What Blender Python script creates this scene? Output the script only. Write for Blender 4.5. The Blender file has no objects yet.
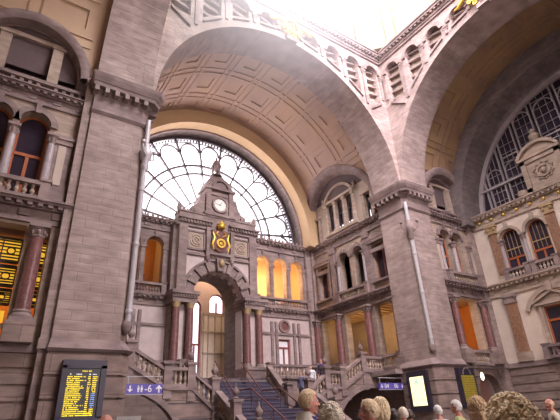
import bpy, bmesh, math, random
from mathutils import Vector, Matrix, noise
random.seed(7)
SC = bpy.context.scene
COL = SC.collection
PI = math.pi

# ------------------------------------------------------------ camera
def make_camera():
    a, b, c = 0.61055278, 0.4514454, -0.05134913
    f = Vector((math.sin(a)*math.cos(b), math.cos(a)*math.cos(b), math.sin(b)))
    r = Vector((math.cos(a), -math.sin(a), 0)); u = r.cross(f)
    r2 = math.cos(c)*r + math.sin(c)*u; u2 = -math.sin(c)*r + math.cos(c)*u
    cd = bpy.data.cameras.new('camera'); cam = bpy.data.objects.new('camera', cd); COL.objects.link(cam)
    m = Matrix((r2, u2, -f)).transposed().to_4x4(); m.translation = Vector((0, 0, 1.55))
    cam.matrix_world = m
    cd.sensor_width = 36; cd.lens = 436.7/560*36; cd.clip_start = 0.05; cd.clip_end = 400
    SC.camera = cam
make_camera()

# ------------------------------------------------------------ sky, light, exposure
W = bpy.data.worlds.new('sky'); SC.world = W; W.use_nodes = True
wn = W.node_tree.nodes; wl = W.node_tree.links
bg = wn['Background']
tc = wn.new('ShaderNodeTexCoord'); sep = wn.new('ShaderNodeSeparateXYZ'); rmp = wn.new('ShaderNodeValToRGB')
wl.new(tc.outputs['Generated'], sep.inputs[0]); wl.new(sep.outputs['Z'], rmp.inputs[0]); wl.new(rmp.outputs[0], bg.inputs['Color'])
rmp.color_ramp.elements[0].position = 0.0; rmp.color_ramp.elements[0].color = (0.30, 0.25, 0.25, 1)
rmp.color_ramp.elements[1].position = 0.25; rmp.color_ramp.elements[1].color = (1.0, 0.95, 0.98, 1)
bg.inputs['Strength'].default_value = 2.6
SC.view_settings.view_transform = 'Standard'; SC.view_settings.look = 'None'
SC.view_settings.exposure = 0.5; SC.view_settings.gamma = 1.0; SC.view_settings.use_curve_mapping = False
SC.cycles.use_denoising = True
SC.cycles.max_bounces = 6; SC.cycles.diffuse_bounces = 3; SC.cycles.transparent_max_bounces = 12
SC.cycles.sample_clamp_indirect = 6

def area(name, loc, target, sx, sy, power, color=(1, 1, 1)):
    l = bpy.data.lights.new(name, 'AREA'); l.shape = 'RECTANGLE'; l.size = sx; l.size_y = sy; l.energy = power; l.color = color
    o = bpy.data.objects.new(name, l); COL.objects.link(o); o.location = loc
    o.rotation_euler = (Vector(target)-Vector(loc)).to_track_quat('-Z', 'Y').to_euler()
    return o
# daylight of the glazed dome over the crossing, of its drum windows and of the glazed front behind the visitors
area('dome_daylight', (11.7, 7.1, 38.0), (11.7, 7.1, 0), 12, 12, 3600, (1.0, 0.87, 0.90))
a = area('drum_daylight_south', (11.0, -0.9, 28.3), (10.5, 14.8, 20.5), 12, 7.5, 5200, (1.0, 0.90, 0.97)); a.data.spread = math.radians(110)
a = area('drum_daylight_west', (3.8, 7.1, 28.3), (19.4, 8, 20.5), 12, 7.5, 900, (1.0, 0.93, 0.97)); a.data.spread = math.radians(110)
area('entrance_daylight', (11.7, -9.2, 9.0), (12, 14, 7), 12, 11, 950, (1.0, 0.84, 0.78))
area('fanlight_daylight', (11.7, 26.3, 17.0), (11.7, 14, 17.5), 12, 6, 1300, (1.0, 0.90, 0.86))

# ------------------------------------------------------------ materials
def new_mat(name):
    m = bpy.data.materials.new(name); m.use_nodes = True
    nt = m.node_tree; b = nt.nodes['Principled BSDF']
    return m, nt, b
def mixc(nt, fac, c1, c2, mode='MIX'):
    n = nt.nodes.new('ShaderNodeMix'); n.data_type = 'RGBA'; n.blend_type = mode
    for sock, v in ((n.inputs['Factor'], fac), (n.inputs['A'], c1), (n.inputs['B'], c2)):
        if hasattr(v, 'links'): nt.links.new(v, sock)
        elif isinstance(v, (int, float)): sock.default_value = v
        else: sock.default_value = (*v, 1)
    return n.outputs['Result']
def noise_fac(nt, scale, detail=4, lo=0.35, hi=0.65, vec=None, rough=0.6):
    n = nt.nodes.new('ShaderNodeTexNoise'); n.inputs['Scale'].default_value = scale; n.inputs['Detail'].default_value = detail
    n.inputs['Roughness'].default_value = rough
    if vec is not None: nt.links.new(vec, n.inputs['Vector'])
    mr = nt.nodes.new('ShaderNodeMapRange'); mr.inputs['From Min'].default_value = lo; mr.inputs['From Max'].default_value = hi
    nt.links.new(n.outputs['Fac'], mr.inputs['Value']); return mr.outputs['Result']
def pos(nt): return nt.nodes.new('ShaderNodeNewGeometry').outputs['Position']
def bump(nt, b, h, strength=0.3, dist=0.02):
    n = nt.nodes.new('ShaderNodeBump'); n.inputs['Strength'].default_value = strength; n.inputs['Distance'].default_value = dist
    nt.links.new(h, n.inputs['Height']); nt.links.new(n.outputs['Normal'], b.inputs['Normal'])
def stone(name, c1, c2, blocks=True, bw=1.1, bh=0.42, joint=0.55, rough=0.85):
    m, nt, b = new_mat(name); p = pos(nt)
    col = mixc(nt, noise_fac(nt, 0.9, 6, 0.3, 0.7, p), c1, c2)
    n2 = nt.nodes.new('ShaderNodeTexNoise')
    mp = nt.nodes.new('ShaderNodeMapping'); mp.inputs['Scale'].default_value = (1.2, 1.2, 4.2)
    nt.links.new(p, mp.inputs[0]); nt.links.new(mp.outputs[0], n2.inputs['Vector']); n2.inputs['Scale'].default_value = 1.4; n2.inputs['Detail'].default_value = 5
    mr = nt.nodes.new('ShaderNodeMapRange'); mr.inputs['From Min'].default_value = 0.35; mr.inputs['From Max'].default_value = 0.7
    mr.inputs['To Min'].default_value = 0.78; mr.inputs['To Max'].default_value = 1.16
    nt.links.new(n2.outputs['Fac'], mr.inputs['Value'])
    vm = nt.nodes.new('ShaderNodeVectorMath'); vm.operation = 'SCALE'; nt.links.new(col, vm.inputs[0]); nt.links.new(mr.outputs[0], vm.inputs['Scale'])
    col = vm.outputs[0]
    if blocks:
        s = nt.nodes.new('ShaderNodeSeparateXYZ'); nt.links.new(p, s.inputs[0])
        ad = nt.nodes.new('ShaderNodeMath'); nt.links.new(s.outputs['X'], ad.inputs[0]); nt.links.new(s.outputs['Y'], ad.inputs[1])
        cb = nt.nodes.new('ShaderNodeCombineXYZ'); nt.links.new(ad.outputs[0], cb.inputs['X']); nt.links.new(s.outputs['Z'], cb.inputs['Y'])
        br = nt.nodes.new('ShaderNodeTexBrick'); nt.links.new(cb.outputs[0], br.inputs['Vector'])
        br.inputs['Scale'].default_value = 1; br.inputs['Brick Width'].default_value = bw; br.inputs['Row Height'].default_value = bh
        br.inputs['Mortar Size'].default_value = 0.022; br.inputs['Mortar Smooth'].default_value = 0.4
        br.inputs['Color1'].default_value = (0.93, 0.93, 0.93, 1); br.inputs['Color2'].default_value = (1.08, 1.08, 1.08, 1)
        br.inputs['Mortar'].default_value = (joint, joint, joint, 1)
        col = mixc(nt, 1.0, col, br.outputs['Color'], 'MULTIPLY')
        iv = nt.nodes.new('ShaderNodeMath'); iv.operation = 'SUBTRACT'; iv.inputs[0].default_value = 1; nt.links.new(br.outputs['Fac'], iv.inputs[1])
        bump(nt, b, iv.outputs[0], 0.5, 0.03)
    else:
        bump(nt, b, noise_fac(nt, 14, 4, 0.2, 0.8, p), 0.25, 0.01)
    nt.links.new(col, b.inputs['Base Color']); b.inputs['Roughness'].default_value = rough
    return m
def plain(name, c, rough=0.6, metal=0.0, c2=None, scale=6):
    m, nt, b = new_mat(name)
    if c2: nt.links.new(mixc(nt, noise_fac(nt, scale, 5, 0.3, 0.7, pos(nt)), c, c2), b.inputs['Base Color'])
    else:
        nt.links.new(mixc(nt, noise_fac(nt, scale, 3, 0.3, 0.7, pos(nt)), [v*0.93 for v in c], [min(1, v*1.06) for v in c]), b.inputs['Base Color'])
    b.inputs['Roughness'].default_value = rough; b.inputs['Metallic'].default_value = metal
    return m
def glow(name, c, s):
    m, nt, b = new_mat(name); b.inputs['Base Color'].default_value = (*c, 1)
    b.inputs['Emission Color'].default_value = (*c, 1); b.inputs['Emission Strength'].default_value = s
    return m
def marble(name, c1, c2, c3):
    m, nt, b = new_mat(name); p = pos(nt)
    f1 = noise_fac(nt, 5, 8, 0.35, 0.65, p, 0.7); f2 = noise_fac(nt, 17, 6, 0.55, 0.7, p)
    nt.links.new(mixc(nt, f2, mixc(nt, f1, c1, c2), c3), b.inputs['Base Color']); b.inputs['Roughness'].default_value = 0.28
    return m
def clear_glass(name, tint, gl=0.12):
    m, nt, b = new_mat(name); nt.nodes.remove(b)
    t = nt.nodes.new('ShaderNodeBsdfTransparent'); t.inputs[0].default_value = (*tint, 1)
    g = nt.nodes.new('ShaderNodeBsdfTranslucent'); g.inputs[0].default_value = (0.9, 0.9, 0.92, 1)
    mx = nt.nodes.new('ShaderNodeMixShader'); mx.inputs[0].default_value = gl
    nt.links.new(t.outputs[0], mx.inputs[1]); nt.links.new(g.outputs[0], mx.inputs[2])
    nt.links.new(mx.outputs[0], nt.nodes['Material Output'].inputs[0])
    return m
M = dict(
    stone=stone('grey_ashlar', (0.275, 0.198, 0.178), (0.395, 0.30, 0.265), True, 0.85, 0.31, 0.93),
    stone_dark=stone('darkened_ashlar', (0.16, 0.125, 0.12), (0.23, 0.185, 0.17), True, 0.85, 0.31, 0.88),  # darker copy of the grey ashlar, shade put into its colour
    stone_trim=stone('grey_carved_stone', (0.19, 0.132, 0.125), (0.33, 0.248, 0.222), False),
    rust=stone('rusticated_stone', (0.22, 0.15, 0.128), (0.32, 0.232, 0.195), True, 1.5, 0.63, 0.8),
    warm=stone('warm_buff_stone', (0.36, 0.27, 0.21), (0.47, 0.36, 0.28), False),
    cream=plain('cream_plaster', (0.52, 0.42, 0.34), 0.7, 0, (0.43, 0.34, 0.27), 1.5),
    vault_cool_lit=plain('cool_lit_vault_plaster', (0.50, 0.335, 0.23), 0.8, 0, (0.41, 0.285, 0.24), 0.45),  # ochre vault plaster with bluish light put into its colour
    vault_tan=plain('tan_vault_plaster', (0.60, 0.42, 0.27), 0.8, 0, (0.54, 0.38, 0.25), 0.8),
    vault_shaded=plain('shaded_vault_plaster', (0.36, 0.23, 0.11), 0.8, 0, (0.25, 0.15, 0.10), 0.8),  # ochre vault plaster with the dim arm's shade put into its colour
    drum=plain('drum_plaster', (0.28, 0.24, 0.15), 0.8),
    cream_bright=plain('bright_cream_plaster', (0.68, 0.56, 0.46), 0.7, 0, (0.58, 0.47, 0.38), 1.5),
    brown=marble('brown_marble', (0.20, 0.10, 0.06), (0.33, 0.18, 0.11), (0.50, 0.35, 0.24)),
    pink=plain('pale_veined_marble', (0.58, 0.46, 0.43), 0.35, 0, (0.46, 0.37, 0.35), 3.5),
    ochre=plain('ochre_vault_plaster', (0.40, 0.25, 0.15), 0.8, 0, (0.33, 0.21, 0.14), 0.8),
    ochre_light=plain('yellow_arch_plaster', (0.62, 0.43, 0.24), 0.8, 0, (0.55, 0.37, 0.21), 0.8),
    red=marble('red_marble', (0.13, 0.05, 0.05), (0.22, 0.095, 0.085), (0.36, 0.22, 0.19)),
    greym=marble('grey_marble', (0.33, 0.28, 0.29), (0.43, 0.36, 0.36), (0.55, 0.49, 0.48)),
    gold=plain('gilding', (0.85, 0.55, 0.10), 0.35, 0.6),
    gilt=plain('dull_gilding', (0.42, 0.29, 0.15), 0.5, 0.1),
    iron=plain('dark_iron', (0.10, 0.085, 0.095), 0.5, 0.3),
    fan=plain('mauve_painted_iron', (0.09, 0.065, 0.075), 0.5, 0.2),
    paleiron=plain('pale_painted_glazing_bar', (0.42, 0.36, 0.36), 0.5),
    wood=plain('orange_varnished_wood', (0.46, 0.13, 0.04), 0.4, 0, (0.34, 0.09, 0.03), 8),
    redwood=plain('red_painted_wood', (0.25, 0.05, 0.045), 0.4),
    vest=plain('mauve_brown_plaster', (0.36, 0.24, 0.21), 0.8),
    darkglass=plain('dark_window_glass', (0.035, 0.025, 0.04), 0.12),
    paneglass=clear_glass('frosted_daylight_glass', (0.93, 0.93, 0.97)),
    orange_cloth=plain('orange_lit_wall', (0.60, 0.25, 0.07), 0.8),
    black=plain('black_lacquer', (0.02, 0.018, 0.022), 0.35),
    frame=plain('slate_metal_frame', (0.035, 0.028, 0.045), 0.4, 0.2),
    dark=plain('shadowy_passage_plaster', (0.13, 0.09, 0.09), 0.9),  # shade of passages and recesses is put into this plaster's colour
    floor=plain('grey_floor_tile', (0.11, 0.09, 0.09), 0.4, 0, (0.14, 0.115, 0.11), 2),
    pipe=plain('pale_grey_downpipe', (0.46, 0.42, 0.43), 0.4, 0.1),
    step=plain('blue_grey_steps', (0.055, 0.045, 0.085), 0.7, 0, (0.085, 0.07, 0.11), 3),
    amber=glow('amber_lit_glass', (1.0, 0.56, 0.05), 0.55),
    ambertext=glow('amber_display', (1.0, 0.76, 0.03), 0.6),
    whitetext=glow('white_display', (0.85, 0.85, 0.95), 0.8),
    poster=glow('lit_poster_yellow', (1.0, 0.90, 0.50), 0.8),
    posterink=glow('lit_poster_green_ink', (0.42, 0.62, 0.45), 0.7),
    yposter=plain('yellow_timetable', (0.38, 0.29, 0.03), 0.6),
    blueink=glow('blue_display', (.25, .35, .7), .5),
    brownrail=plain('brown_handrail', (.16, .06, .05), .4),
    greypane=plain('pale_grey_pane', (.5, .45, .45), .3),
    blue=plain('violet_blue_sign', (0.10, 0.07, 0.36), 0.4),
    white=plain('white_enamel', (0.85, 0.83, 0.82), 0.5),
    lamp=glow('warm_globe', (1.0, 0.72, 0.35), 6.0),
    clockface=plain('ivory_clock_face', (0.75, 0.68, 0.62), 0.4),
    teal=plain('teal_glazed_door', (0.07, 0.15, 0.16), 0.25),
)

# ------------------------------------------------------------ mesh building
def WF(u, o, z): return Vector((u, o, z))
def wallA(u, o, z): return Vector((19.9-o, u, z))      # long side wall of the clock arm
def wallAw(u, o, z): return Vector((3.5+o, u, z))
def wallB(u, o, z): return Vector((u, 15.3-o, z))      # side walls of the two short arms
def screen(u, o, z): return Vector((u, 24.7-o, z))     # arcade under the fanlight
def endB(u, o, z): return Vector((26.3-o, u, z))       # end wall under the dark window
class MB:
    def __init__(s): s.v = []; s.f = []
    def add(s, vs, fs):
        n = len(s.v); s.v += [Vector(v) for v in vs]; s.f += [[i+n for i in f] for f in fs]; return s
    def prism(s, fr, poly, o0, o1):
        n = len(poly)
        vs = [fr(u, o0, z) for u, z in poly]+[fr(u, o1, z) for u, z in poly]
        return s.add(vs, [list(range(n)), list(range(2*n-1, n-1, -1))]+[[i, (i+1) % n, n+(i+1) % n, n+i] for i in range(n)])
    def box(s, fr, u0, u1, o0, o1, z0, z1):
        return s.prism(fr, [(u0, z0), (u1, z0), (u1, z1), (u0, z1)], o0, o1)
    def ring(s, fr, uc, zc, r0, r1, o0, o1, a0=0, a1=180, n=24, k=1.0):
        vs = []
        for i in range(n+1):
            a = math.radians(a0+(a1-a0)*i/n)
            for r, o in ((r0, o0), (r1, o0), (r1, o1), (r0, o1)):
                vs.append(fr(uc+r*math.cos(a), o, zc+r*k*math.sin(a)))
        fs = []
        for i in range(n):
            for j in range(4):
                fs.append([i*4+j, i*4+(j+1) % 4, i*4+4+(j+1) % 4, i*4+4+j])
        if abs(a1-a0) < 360: fs += [[0, 3, 2, 1], [n*4, n*4+1, n*4+2, n*4+3]]
        return s.add(vs, fs)
    def lathe(s, c, prof, n=12, axis=None):
        vs = []; c = Vector(c)
        for r, z in prof:
            for i in range(n):
                a = 2*PI*i/n
                p = Vector((r*math.cos(a), r*math.sin(a), z))
                if axis: p = axis(p)
                vs.append(c+p)
        fs = [[j*n+i, j*n+(i+1) % n, (j+1)*n+(i+1) % n, (j+1)*n+i] for j in range(len(prof)-1) for i in range(n)]
        fs += [list(range(n-1, -1, -1)), [(len(prof)-1)*n+i for i in range(n)]]
        return s.add(vs, fs)
    def tube(s, pts, r, n=8):
        pts = [Vector(p) for p in pts]; vs = []
        for i, p in enumerate(pts):
            t = (pts[min(i+1, len(pts)-1)]-pts[max(i-1, 0)]).normalized()
            a = t.orthogonal().normalized() if i == 0 else (a-t*a.dot(t)).normalized()
            b = t.cross(a); rr = r[i] if isinstance(r, (list, tuple)) else r
            for k in range(n):
                q = 2*PI*k/n; vs.append(p+(a*math.cos(q)+b*math.sin(q))*rr)
        m = len(pts)
        fs = [[j*n+i, j*n+(i+1) % n, (j+1)*n+(i+1) % n, (j+1)*n+i] for j in range(m-1) for i in range(n)]
        fs += [list(range(n-1, -1, -1)), [(m-1)*n+i for i in range(n)]]
        return s.add(vs, fs)
    def build(s, name, mat, parent=None, smooth=False, bev=0):
        me = bpy.data.meshes.new(name); me.from_pydata([tuple(v) for v in s.v], [], s.f); me.update()
        bm = bmesh.new(); bm.from_mesh(me); bmesh.ops.recalc_face_normals(bm, faces=bm.faces[:]); bm.to_mesh(me); bm.free()
        me.materials.append(M[mat] if isinstance(mat, str) else mat)
        if smooth:
            for p in me.polygons: p.use_smooth = True
            try: me.set_sharp_from_angle(angle=math.radians(50))
            except Exception: pass
        o = bpy.data.objects.new(name, me); COL.objects.link(o)
        if parent is not None: attach(o, parent)
        if bev:
            b = o.modifiers.new('edge', 'BEVEL'); b.width = bev; b.segments = 2; b.limit_method = 'ANGLE'
        return o
def attach(o, p):
    o.parent = p
    if p.type == 'EMPTY': o.matrix_parent_inverse = Matrix.Translation(-Vector(p.location))
def thing(name, label, cat, loc=(0, 0, 0), group=None):
    o = bpy.data.objects.new(name, None); COL.objects.link(o); o.location = loc; o.empty_display_size = 0.2
    return tag(o, label, cat, group)
def tag(o, label, cat, group=None, kind=None):
    o['label'] = label; o['category'] = cat
    if group: o['group'] = group
    if kind: o['kind'] = kind
    return o
def struct(mb, name, mat, label=None, parent=None, smooth=False):
    o = mb.build(name, mat, parent, smooth)
    if parent is None:
        o['kind'] = 'structure'
        if label: o['label'] = label; o['category'] = 'trim' if name.startswith('trim') else name.split('_')[0]
    return o
def dup(root, loc, label=None, group=None, rotz=None):
    r = root.copy(); COL.objects.link(r); r.location = loc
    if rotz is not None: r.rotation_euler = (0, 0, rotz)
    if label: r['label'] = label
    if group: r['group'] = group
    for ch in list(root.children):
        c = ch.copy(); COL.objects.link(c); c.parent = r
        for g in ch.children:
            d = g.copy(); COL.objects.link(d); d.parent = c
    return r

# a wall storey with openings; op = (u0, u1, z_sill, z_spring, arched)
def storey(mb, fr, u0, u1, z0, z1, ops, th):
    c = u0
    for (a, b, s, t, arch) in sorted(ops):
        if a > c: mb.box(fr, c, a, 0, -th, z0, z1)
        if s > z0: mb.box(fr, a, b, 0, -th, z0, s)
        if arch:
            r = (b-a)/2; m = (a+b)/2; k = arch if isinstance(arch, float) else 1.0
            pts = [(m-r*math.cos(PI*i/16), t+r*k*math.sin(PI*i/16)) for i in range(17)]
            mb.prism(fr, [(b, z1), (a, z1)]+pts, 0, -th)
        elif t < z1: mb.box(fr, a, b, 0, -th, t, z1)
        c = b
    if c < u1: mb.box(fr, c, u1, 0, -th, z0, z1)
def courses(mb, fr, u0, u1, z0, z1, h=0.45, proj=0.07):
    z = z1
    while z > z0+0.1:
        b = max(z0, z-h+0.07); mb.box(fr, u0, u1, 0, proj, b, z); z -= h
def dentils(mb, fr, u0, u1, o0, o1, z0, z1, pitch, w):
    n = max(1, int((u1-u0)/pitch)); 
    for i in range(n):
        u = u0+(i+0.5)*(u1-u0)/n; mb.box(fr, u-w/2, u+w/2, o0, o1, z0, z1)

# ------------------------------------------------------------ floor
struct(MB().box(WF, -6, 29, -12, 31, -0.3, 0), 'floor', 'floor', 'grey stone floor of the station hall')

# ------------------------------------------------------------ four piers of the crossing
def pier(name, cx, cy, sx, sy, label, side='both'):
    """corner of the crossing at (cx, cy); the pier runs sx / sy away from it, with a small chamfer at the corner"""
    t = thing(name, label, 'pier', (cx+sx*1.05, cy+sy*1.0, 0))
    def body(z0, z1, g0, g1, mat, nm, ch=0.28):
        def outl(g):
            x0, x1 = cx-sx*g, cx+sx*(2.15+g*0.4); y0, y1 = cy-sy*g, cy+sy*(2.1+g*0.4)
            return [(x0+sx*ch, y0), (x1, y0), (x1, y1), (x0, y1), (x0, y0+sy*ch)]
        a, b = outl(g0), outl(g1); n = len(a)
        m = MB().add([(x, y, z0) for x, y in a]+[(x, y, z1) for x, y in b],
                     [list(range(n)), list(range(n, 2*n))]+[[i, (i+1) % n, n+(i+1) % n, n+i] for i in range(n)])
        return m
    body(3.95, 12.5, 0.06, 0.0, 'stone', 'shaft').build('shaft', 'stone', t)
    m = body(0, 0.5, 0.3, 0.3, 'rust', 'base')
    z = 0.5
    while z < 3.7:
        m2 = body(z+0.035, min(z+0.6, 3.72), 0.2, 0.2, 'rust', 'base'); m.add(m2.v, m2.f)
        m3 = body(z-0.02, z+0.035, 0.13, 0.13, 'rust', 'base'); m.add(m3.v, m3.f); z += 0.635
    m.build('base', 'rust', t)
    body(3.72, 3.8, 0.24, 0.30, '', '').build('ledge', 'stone_trim', t)
    body(3.8, 4.1, 0.24, 0.08, '', '').build('plinth_slope', 'stone_trim', t)
    m = MB()
    for z0, z1, g0, g1 in ((12.5, 12.62, .02, .1), (12.62, 12.72, .1, .1), (12.72, 13.2, .03, .03), (13.5, 13.58, .1, .16), (13.2, 13.5, .03, .08),
                           (13.58, 13.74, .36, .40), (13.74, 13.95, .42, .52), (13.95, 14.1, .52, .56)):
        q = body(z0, z1, g0, g1, '', ''); m.add(q.v, q.f)
    # modillions under the cornice on both open faces
    fx = lambda u, o, z: Vector((u, cy-sy*o, z)); fy = lambda u, o, z: Vector((cx-sx*o, u, z))
    for k in range(6):
        u = cx+sx*(0.25+k*0.38); m.box(fx, u-.08, u+.08, 0, .36, 13.36, 13.6)
        u = cy+sy*(0.25+k*0.38); m.box(fy, u-.08, u+.08, 0, .36, 13.36, 13.6)
    m.build('cornice', 'stone_trim', t)
    # downpipe with an ornamental bracket on the chamfer
    px, py = cx+sx*0.02, cy+sy*0.02
    dp = MB().tube([(px-sx*.03, py-sy*.03, 4.75), (px-sx*.03, py-sy*.03, 12.9)], 0.105, 10)
    for z in (5.0, 7.4, 9.6): dp.lathe((px-sx*.03, py-sy*.03, z), [(.12, 0), (.13, .02), (.13, .12), (.12, .14)], 10)
    dpo = dp.build('downpipe', 'pipe', t, True)
    MB().lathe((px, py, 4.3), [(.02, 0), (.10, .08), (.17, .25), (.15, .42), (.10, .5)], 10).build('pipe_shoe', 'stone_trim', t, True)
    br = MB().lathe((px-sx*.05, py-sy*.05, 11.0), [(.10, -.5), (.17, -.3), (.13, -.1), (.22, .1), (.26, .35), (.16, .5), (.14, .7)], 10)
    for s in (-1, 1):
        d = Vector((sx*s, -sy*s, 0)).normalized()
        b0 = Vector((px-sx*.12, py-sy*.12, 11.2))
        br.tube([b0, b0+d*.25+Vector((0, 0, -.1)), b0+d*.45+Vector((0, 0, .05)), b0+d*.45+Vector((0, 0, .3))], .035, 6)
        br.lathe(b0+d*.45+Vector((0, 0, .38)), [(.02, -.09), (.09, -.04), (.09, .05), (.02, .1)], 8)
    br.build('lamp_bracket', 'stone_trim' if cx > 10 else 'pipe', t, True)
    return t
pier('stone_pier', 4.0, 14.8, -1, 1, 'grey stone pier with the framed departures board on its base')
pier('stone_pier', 19.4, 14.8, 1, 1, 'grey stone pier with a bright lit poster on its base')
pier('stone_pier', 4.0, -0.6, -1, -1, 'grey stone pier behind the visitors on the departures board side')
pier('stone_pier', 19.4, -0.6, 1, -1, 'grey stone pier opposite the lit poster pier')

# ------------------------------------------------------------ great arches and spandrels
CX, CY, ZC, R0 = 11.7, 7.1, 14.1, 7.55
def fN(u, o, z): return Vector((CX+u, 14.8-o, z))
def fE(u, o, z): return Vector((19.4-o, CY-u, z))
def fW(u, o, z): return Vector((4.0+o, CY+u, z))
def fS(u, o, z): return Vector((CX-u, -0.6+o, z))
NICHE = (1.55, 3.3, 5.0, 6.7); NR = 0.52
def spandrel(fr, side, mat='stone'):
    Z1 = 23.55; H = 7.7
    m = MB(); back = MB(); trim = MB(); ledge = MB()
    def arcz(u, r): return ZC+math.sqrt(max(0, r*r-u*u)) if abs(u) < r else ZC
    def low(a, b, r):
        n = max(3, int((b-a)/0.18)); return [(a+(b-a)*i/n, arcz(a+(b-a)*i/n, r)) for i in range(n+1)]
    for s in (-1, 1):
        edges = []
        c = 0.0
        for nc in NICHE:
            a, b = nc-NR, nc+NR
            P = low(c, a, R0); m.prism(fr, [(s*u, z) for u, z in P]+[(s*a, Z1), (s*c, Z1)], 0, -0.45)
            # band under the niche
            zb = max(arcz(a, R0+0.45), 19.9)
            P = low(a, b, R0); Q = [(u, max(arcz(u, R0+0.5), 20.0 if nc > 6 else 0)) for u, z in P]
            m.prism(fr, [(s*u, z) for u, z in P]+[(s*u, z) for u, z in reversed(Q)], 0, -0.45)
            zs = 22.45
            top = [(nc-NR*math.cos(PI*i/12), zs+NR*math.sin(PI*i/12)) for i in range(13)]
            m.prism(fr, [(s*u, z) for u, z in top]+[(s*b, Z1), (s*a, Z1)], 0, -0.45)
            trim.ring(fr, s*nc, zs, NR, NR+0.2, 0, 0.14, 0, 180, 14)
            trim.ring(fr, s*nc, zs, NR+0.2, NR+0.28, 0, 0.07, 0, 180, 14)
            zb = arcz(nc, R0+0.5)
            k = 0
            zz = zs+0.25
            while zz > zb+0.2 and k < 5:       # sloping ledges inside each niche
                ledge.prism(fr, [(s*a, zz-0.18), (s*b, zz+0.06), (s*b, zz+0.16), (s*a, zz-0.08)], -0.44, -0.2); zz -= 0.62; k += 1
            ledge.prism(fr, [(s*a, max(zb, arcz(a, R0+.5))-0.05), (s*b, max(arcz(b, R0+.5), 20.0 if nc > 6 else 0)-0.05), (s*b, max(arcz(b, R0+.5), 20 if nc > 6 else 0)+0.1), (s*a, max(zb, arcz(a, R0+.5))+0.1)], -0.4, 0.12)
            c = b
        P = low(c, H, R0); m.prism(fr, [(s*u, z) for u, z in P]+[(s*H, Z1), (s*c, Z1)], 0, -0.45)
        # small capitals between niches
        for i in range(len(NICHE)):
            u = NICHE[i]+NR+ (0.36 if i < 3 else 0.24)
            for (w, o, z0, z1) in ((.17, .14, 22.2, 22.32), (.13, .1, 22.05, 22.2), (.09, .08, max(arcz(u, R0+.45), 20.4 if i == 3 else 0), 22.05)):
                if z1 > z0: trim.box(fr, s*u-w, s*u+w, 0, o, z0, z1)
        u = NICHE[0]-NR-.2; trim.box(fr, s*u-.1, s*u+.1, 0, .12, 22.1, 22.35)
    back.prism(fr, [(u, z) for u, z in low(-7.7, 7.7, R0+0.1)]+[(7.7, Z1), (-7.7, Z1)], -0.46, -0.7)
    w = struct(m, 'wall_'+side, mat, 'pale spandrel wall with small arched niches above the great arch, %s side' % side)
    struct(back, 'niche_back', 'cream', None, w); struct(trim, 'niche_surround', 'stone_trim', None, w); struct(ledge, 'niche_ledge', 'stone_trim', None, w)
    c = MB()
    for z0, z1, o in ((23.55, 23.7, .12), (23.7, 23.85, .2), (23.95, 24.1, .42), (24.1, 24.25, .5)): c.box(fr, -7.7+o*0, 7.7, -0.9, o, z0, z1)
    c.box(fr, -7.7, 7.7, -0.9, .2, 23.85, 23.95)
    dentils(c, fr, -7.6, 7.6, .2, .38, 23.83, 23.95, 0.3, 0.14)
    struct(c, 'trim_1' if side == 'north' else 'trim_2' if side == 'east' else 'trim_3' if side == 'west' else 'trim_4', 'stone_trim', 'dentilled cornice ring under the dome, %s side' % side)
spandrel(fN, 'north'); spandrel(fE, 'east'); spandrel(fW, 'west'); spandrel(fS, 'south')
# arch soffits: thick stone bands springing from pier to pier
def soffit(fr, o0, o1, num, label, mat='stone'):
    m = MB().ring(fr, 0, ZC, R0, R0+0.75, o0, o1, 0, 180, 72)
    o = struct(m, 'trim_%d' % num, mat, label); 
    return o
soffit(fN, -0.02, -2.2, 5, 'broad grey stone arch in front of the clock arm')
soffit(fE, -0.02, -2.2, 6, 'broad grey stone arch in front of the dark glazed arm')
soffit(fW, -0.02, -2.2, 7, 'broad grey stone arch over the camera side arm')
soffit(fS, -0.02, -2.2, 8, 'broad grey stone arch over the entrance arm')

# gilded emblems over the arches
def emblem(fr, label, zc=22.55, k=1.0):
    p0 = fr(0, 0.3, zc); t = thing('gilded_emblem', label, 'emblem', tuple(p0))
    m = MB().ring(fr, 0, zc, .42*k, .55*k, .15, .38, 0, 360, 28)
    m.build('wreath', 'gold', t, True)
    m = MB()
    for i in range(9):
        a = i*2*PI/9
        m.ring(fr, .62*k*math.cos(a), zc+.62*k*math.sin(a), .05, .15*k, .15, .32, 0, 360, 8)
    m.ring(fr, 0, zc, .12*k, .24*k, .15, .34, 40, 330, 14)
    m.build('scrollwork', 'gold', t)
    m = MB()
    for s in (-1, 1): MB().tube([fr(s*.5*k, .25, zc+.1), fr(s*.9*k, .3, zc+.25), fr(s*1.3*k, .28, zc-.02), fr(s*1.55*k, .25, zc+.05)], [.1, .13, .09, .03], 8).build('ribbon', 'gold', t, True)
    MB().box(fr, -.35*k, .35*k, 0, .25, zc-1.0*k, zc-.55*k).build('bracket', 'stone_trim', t)
    return t
emblem(fN, 'gilded round emblem with scrolls above the arch to the clock')
emblem(fE, 'gilded round emblem high above the arch to the dark window')

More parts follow.
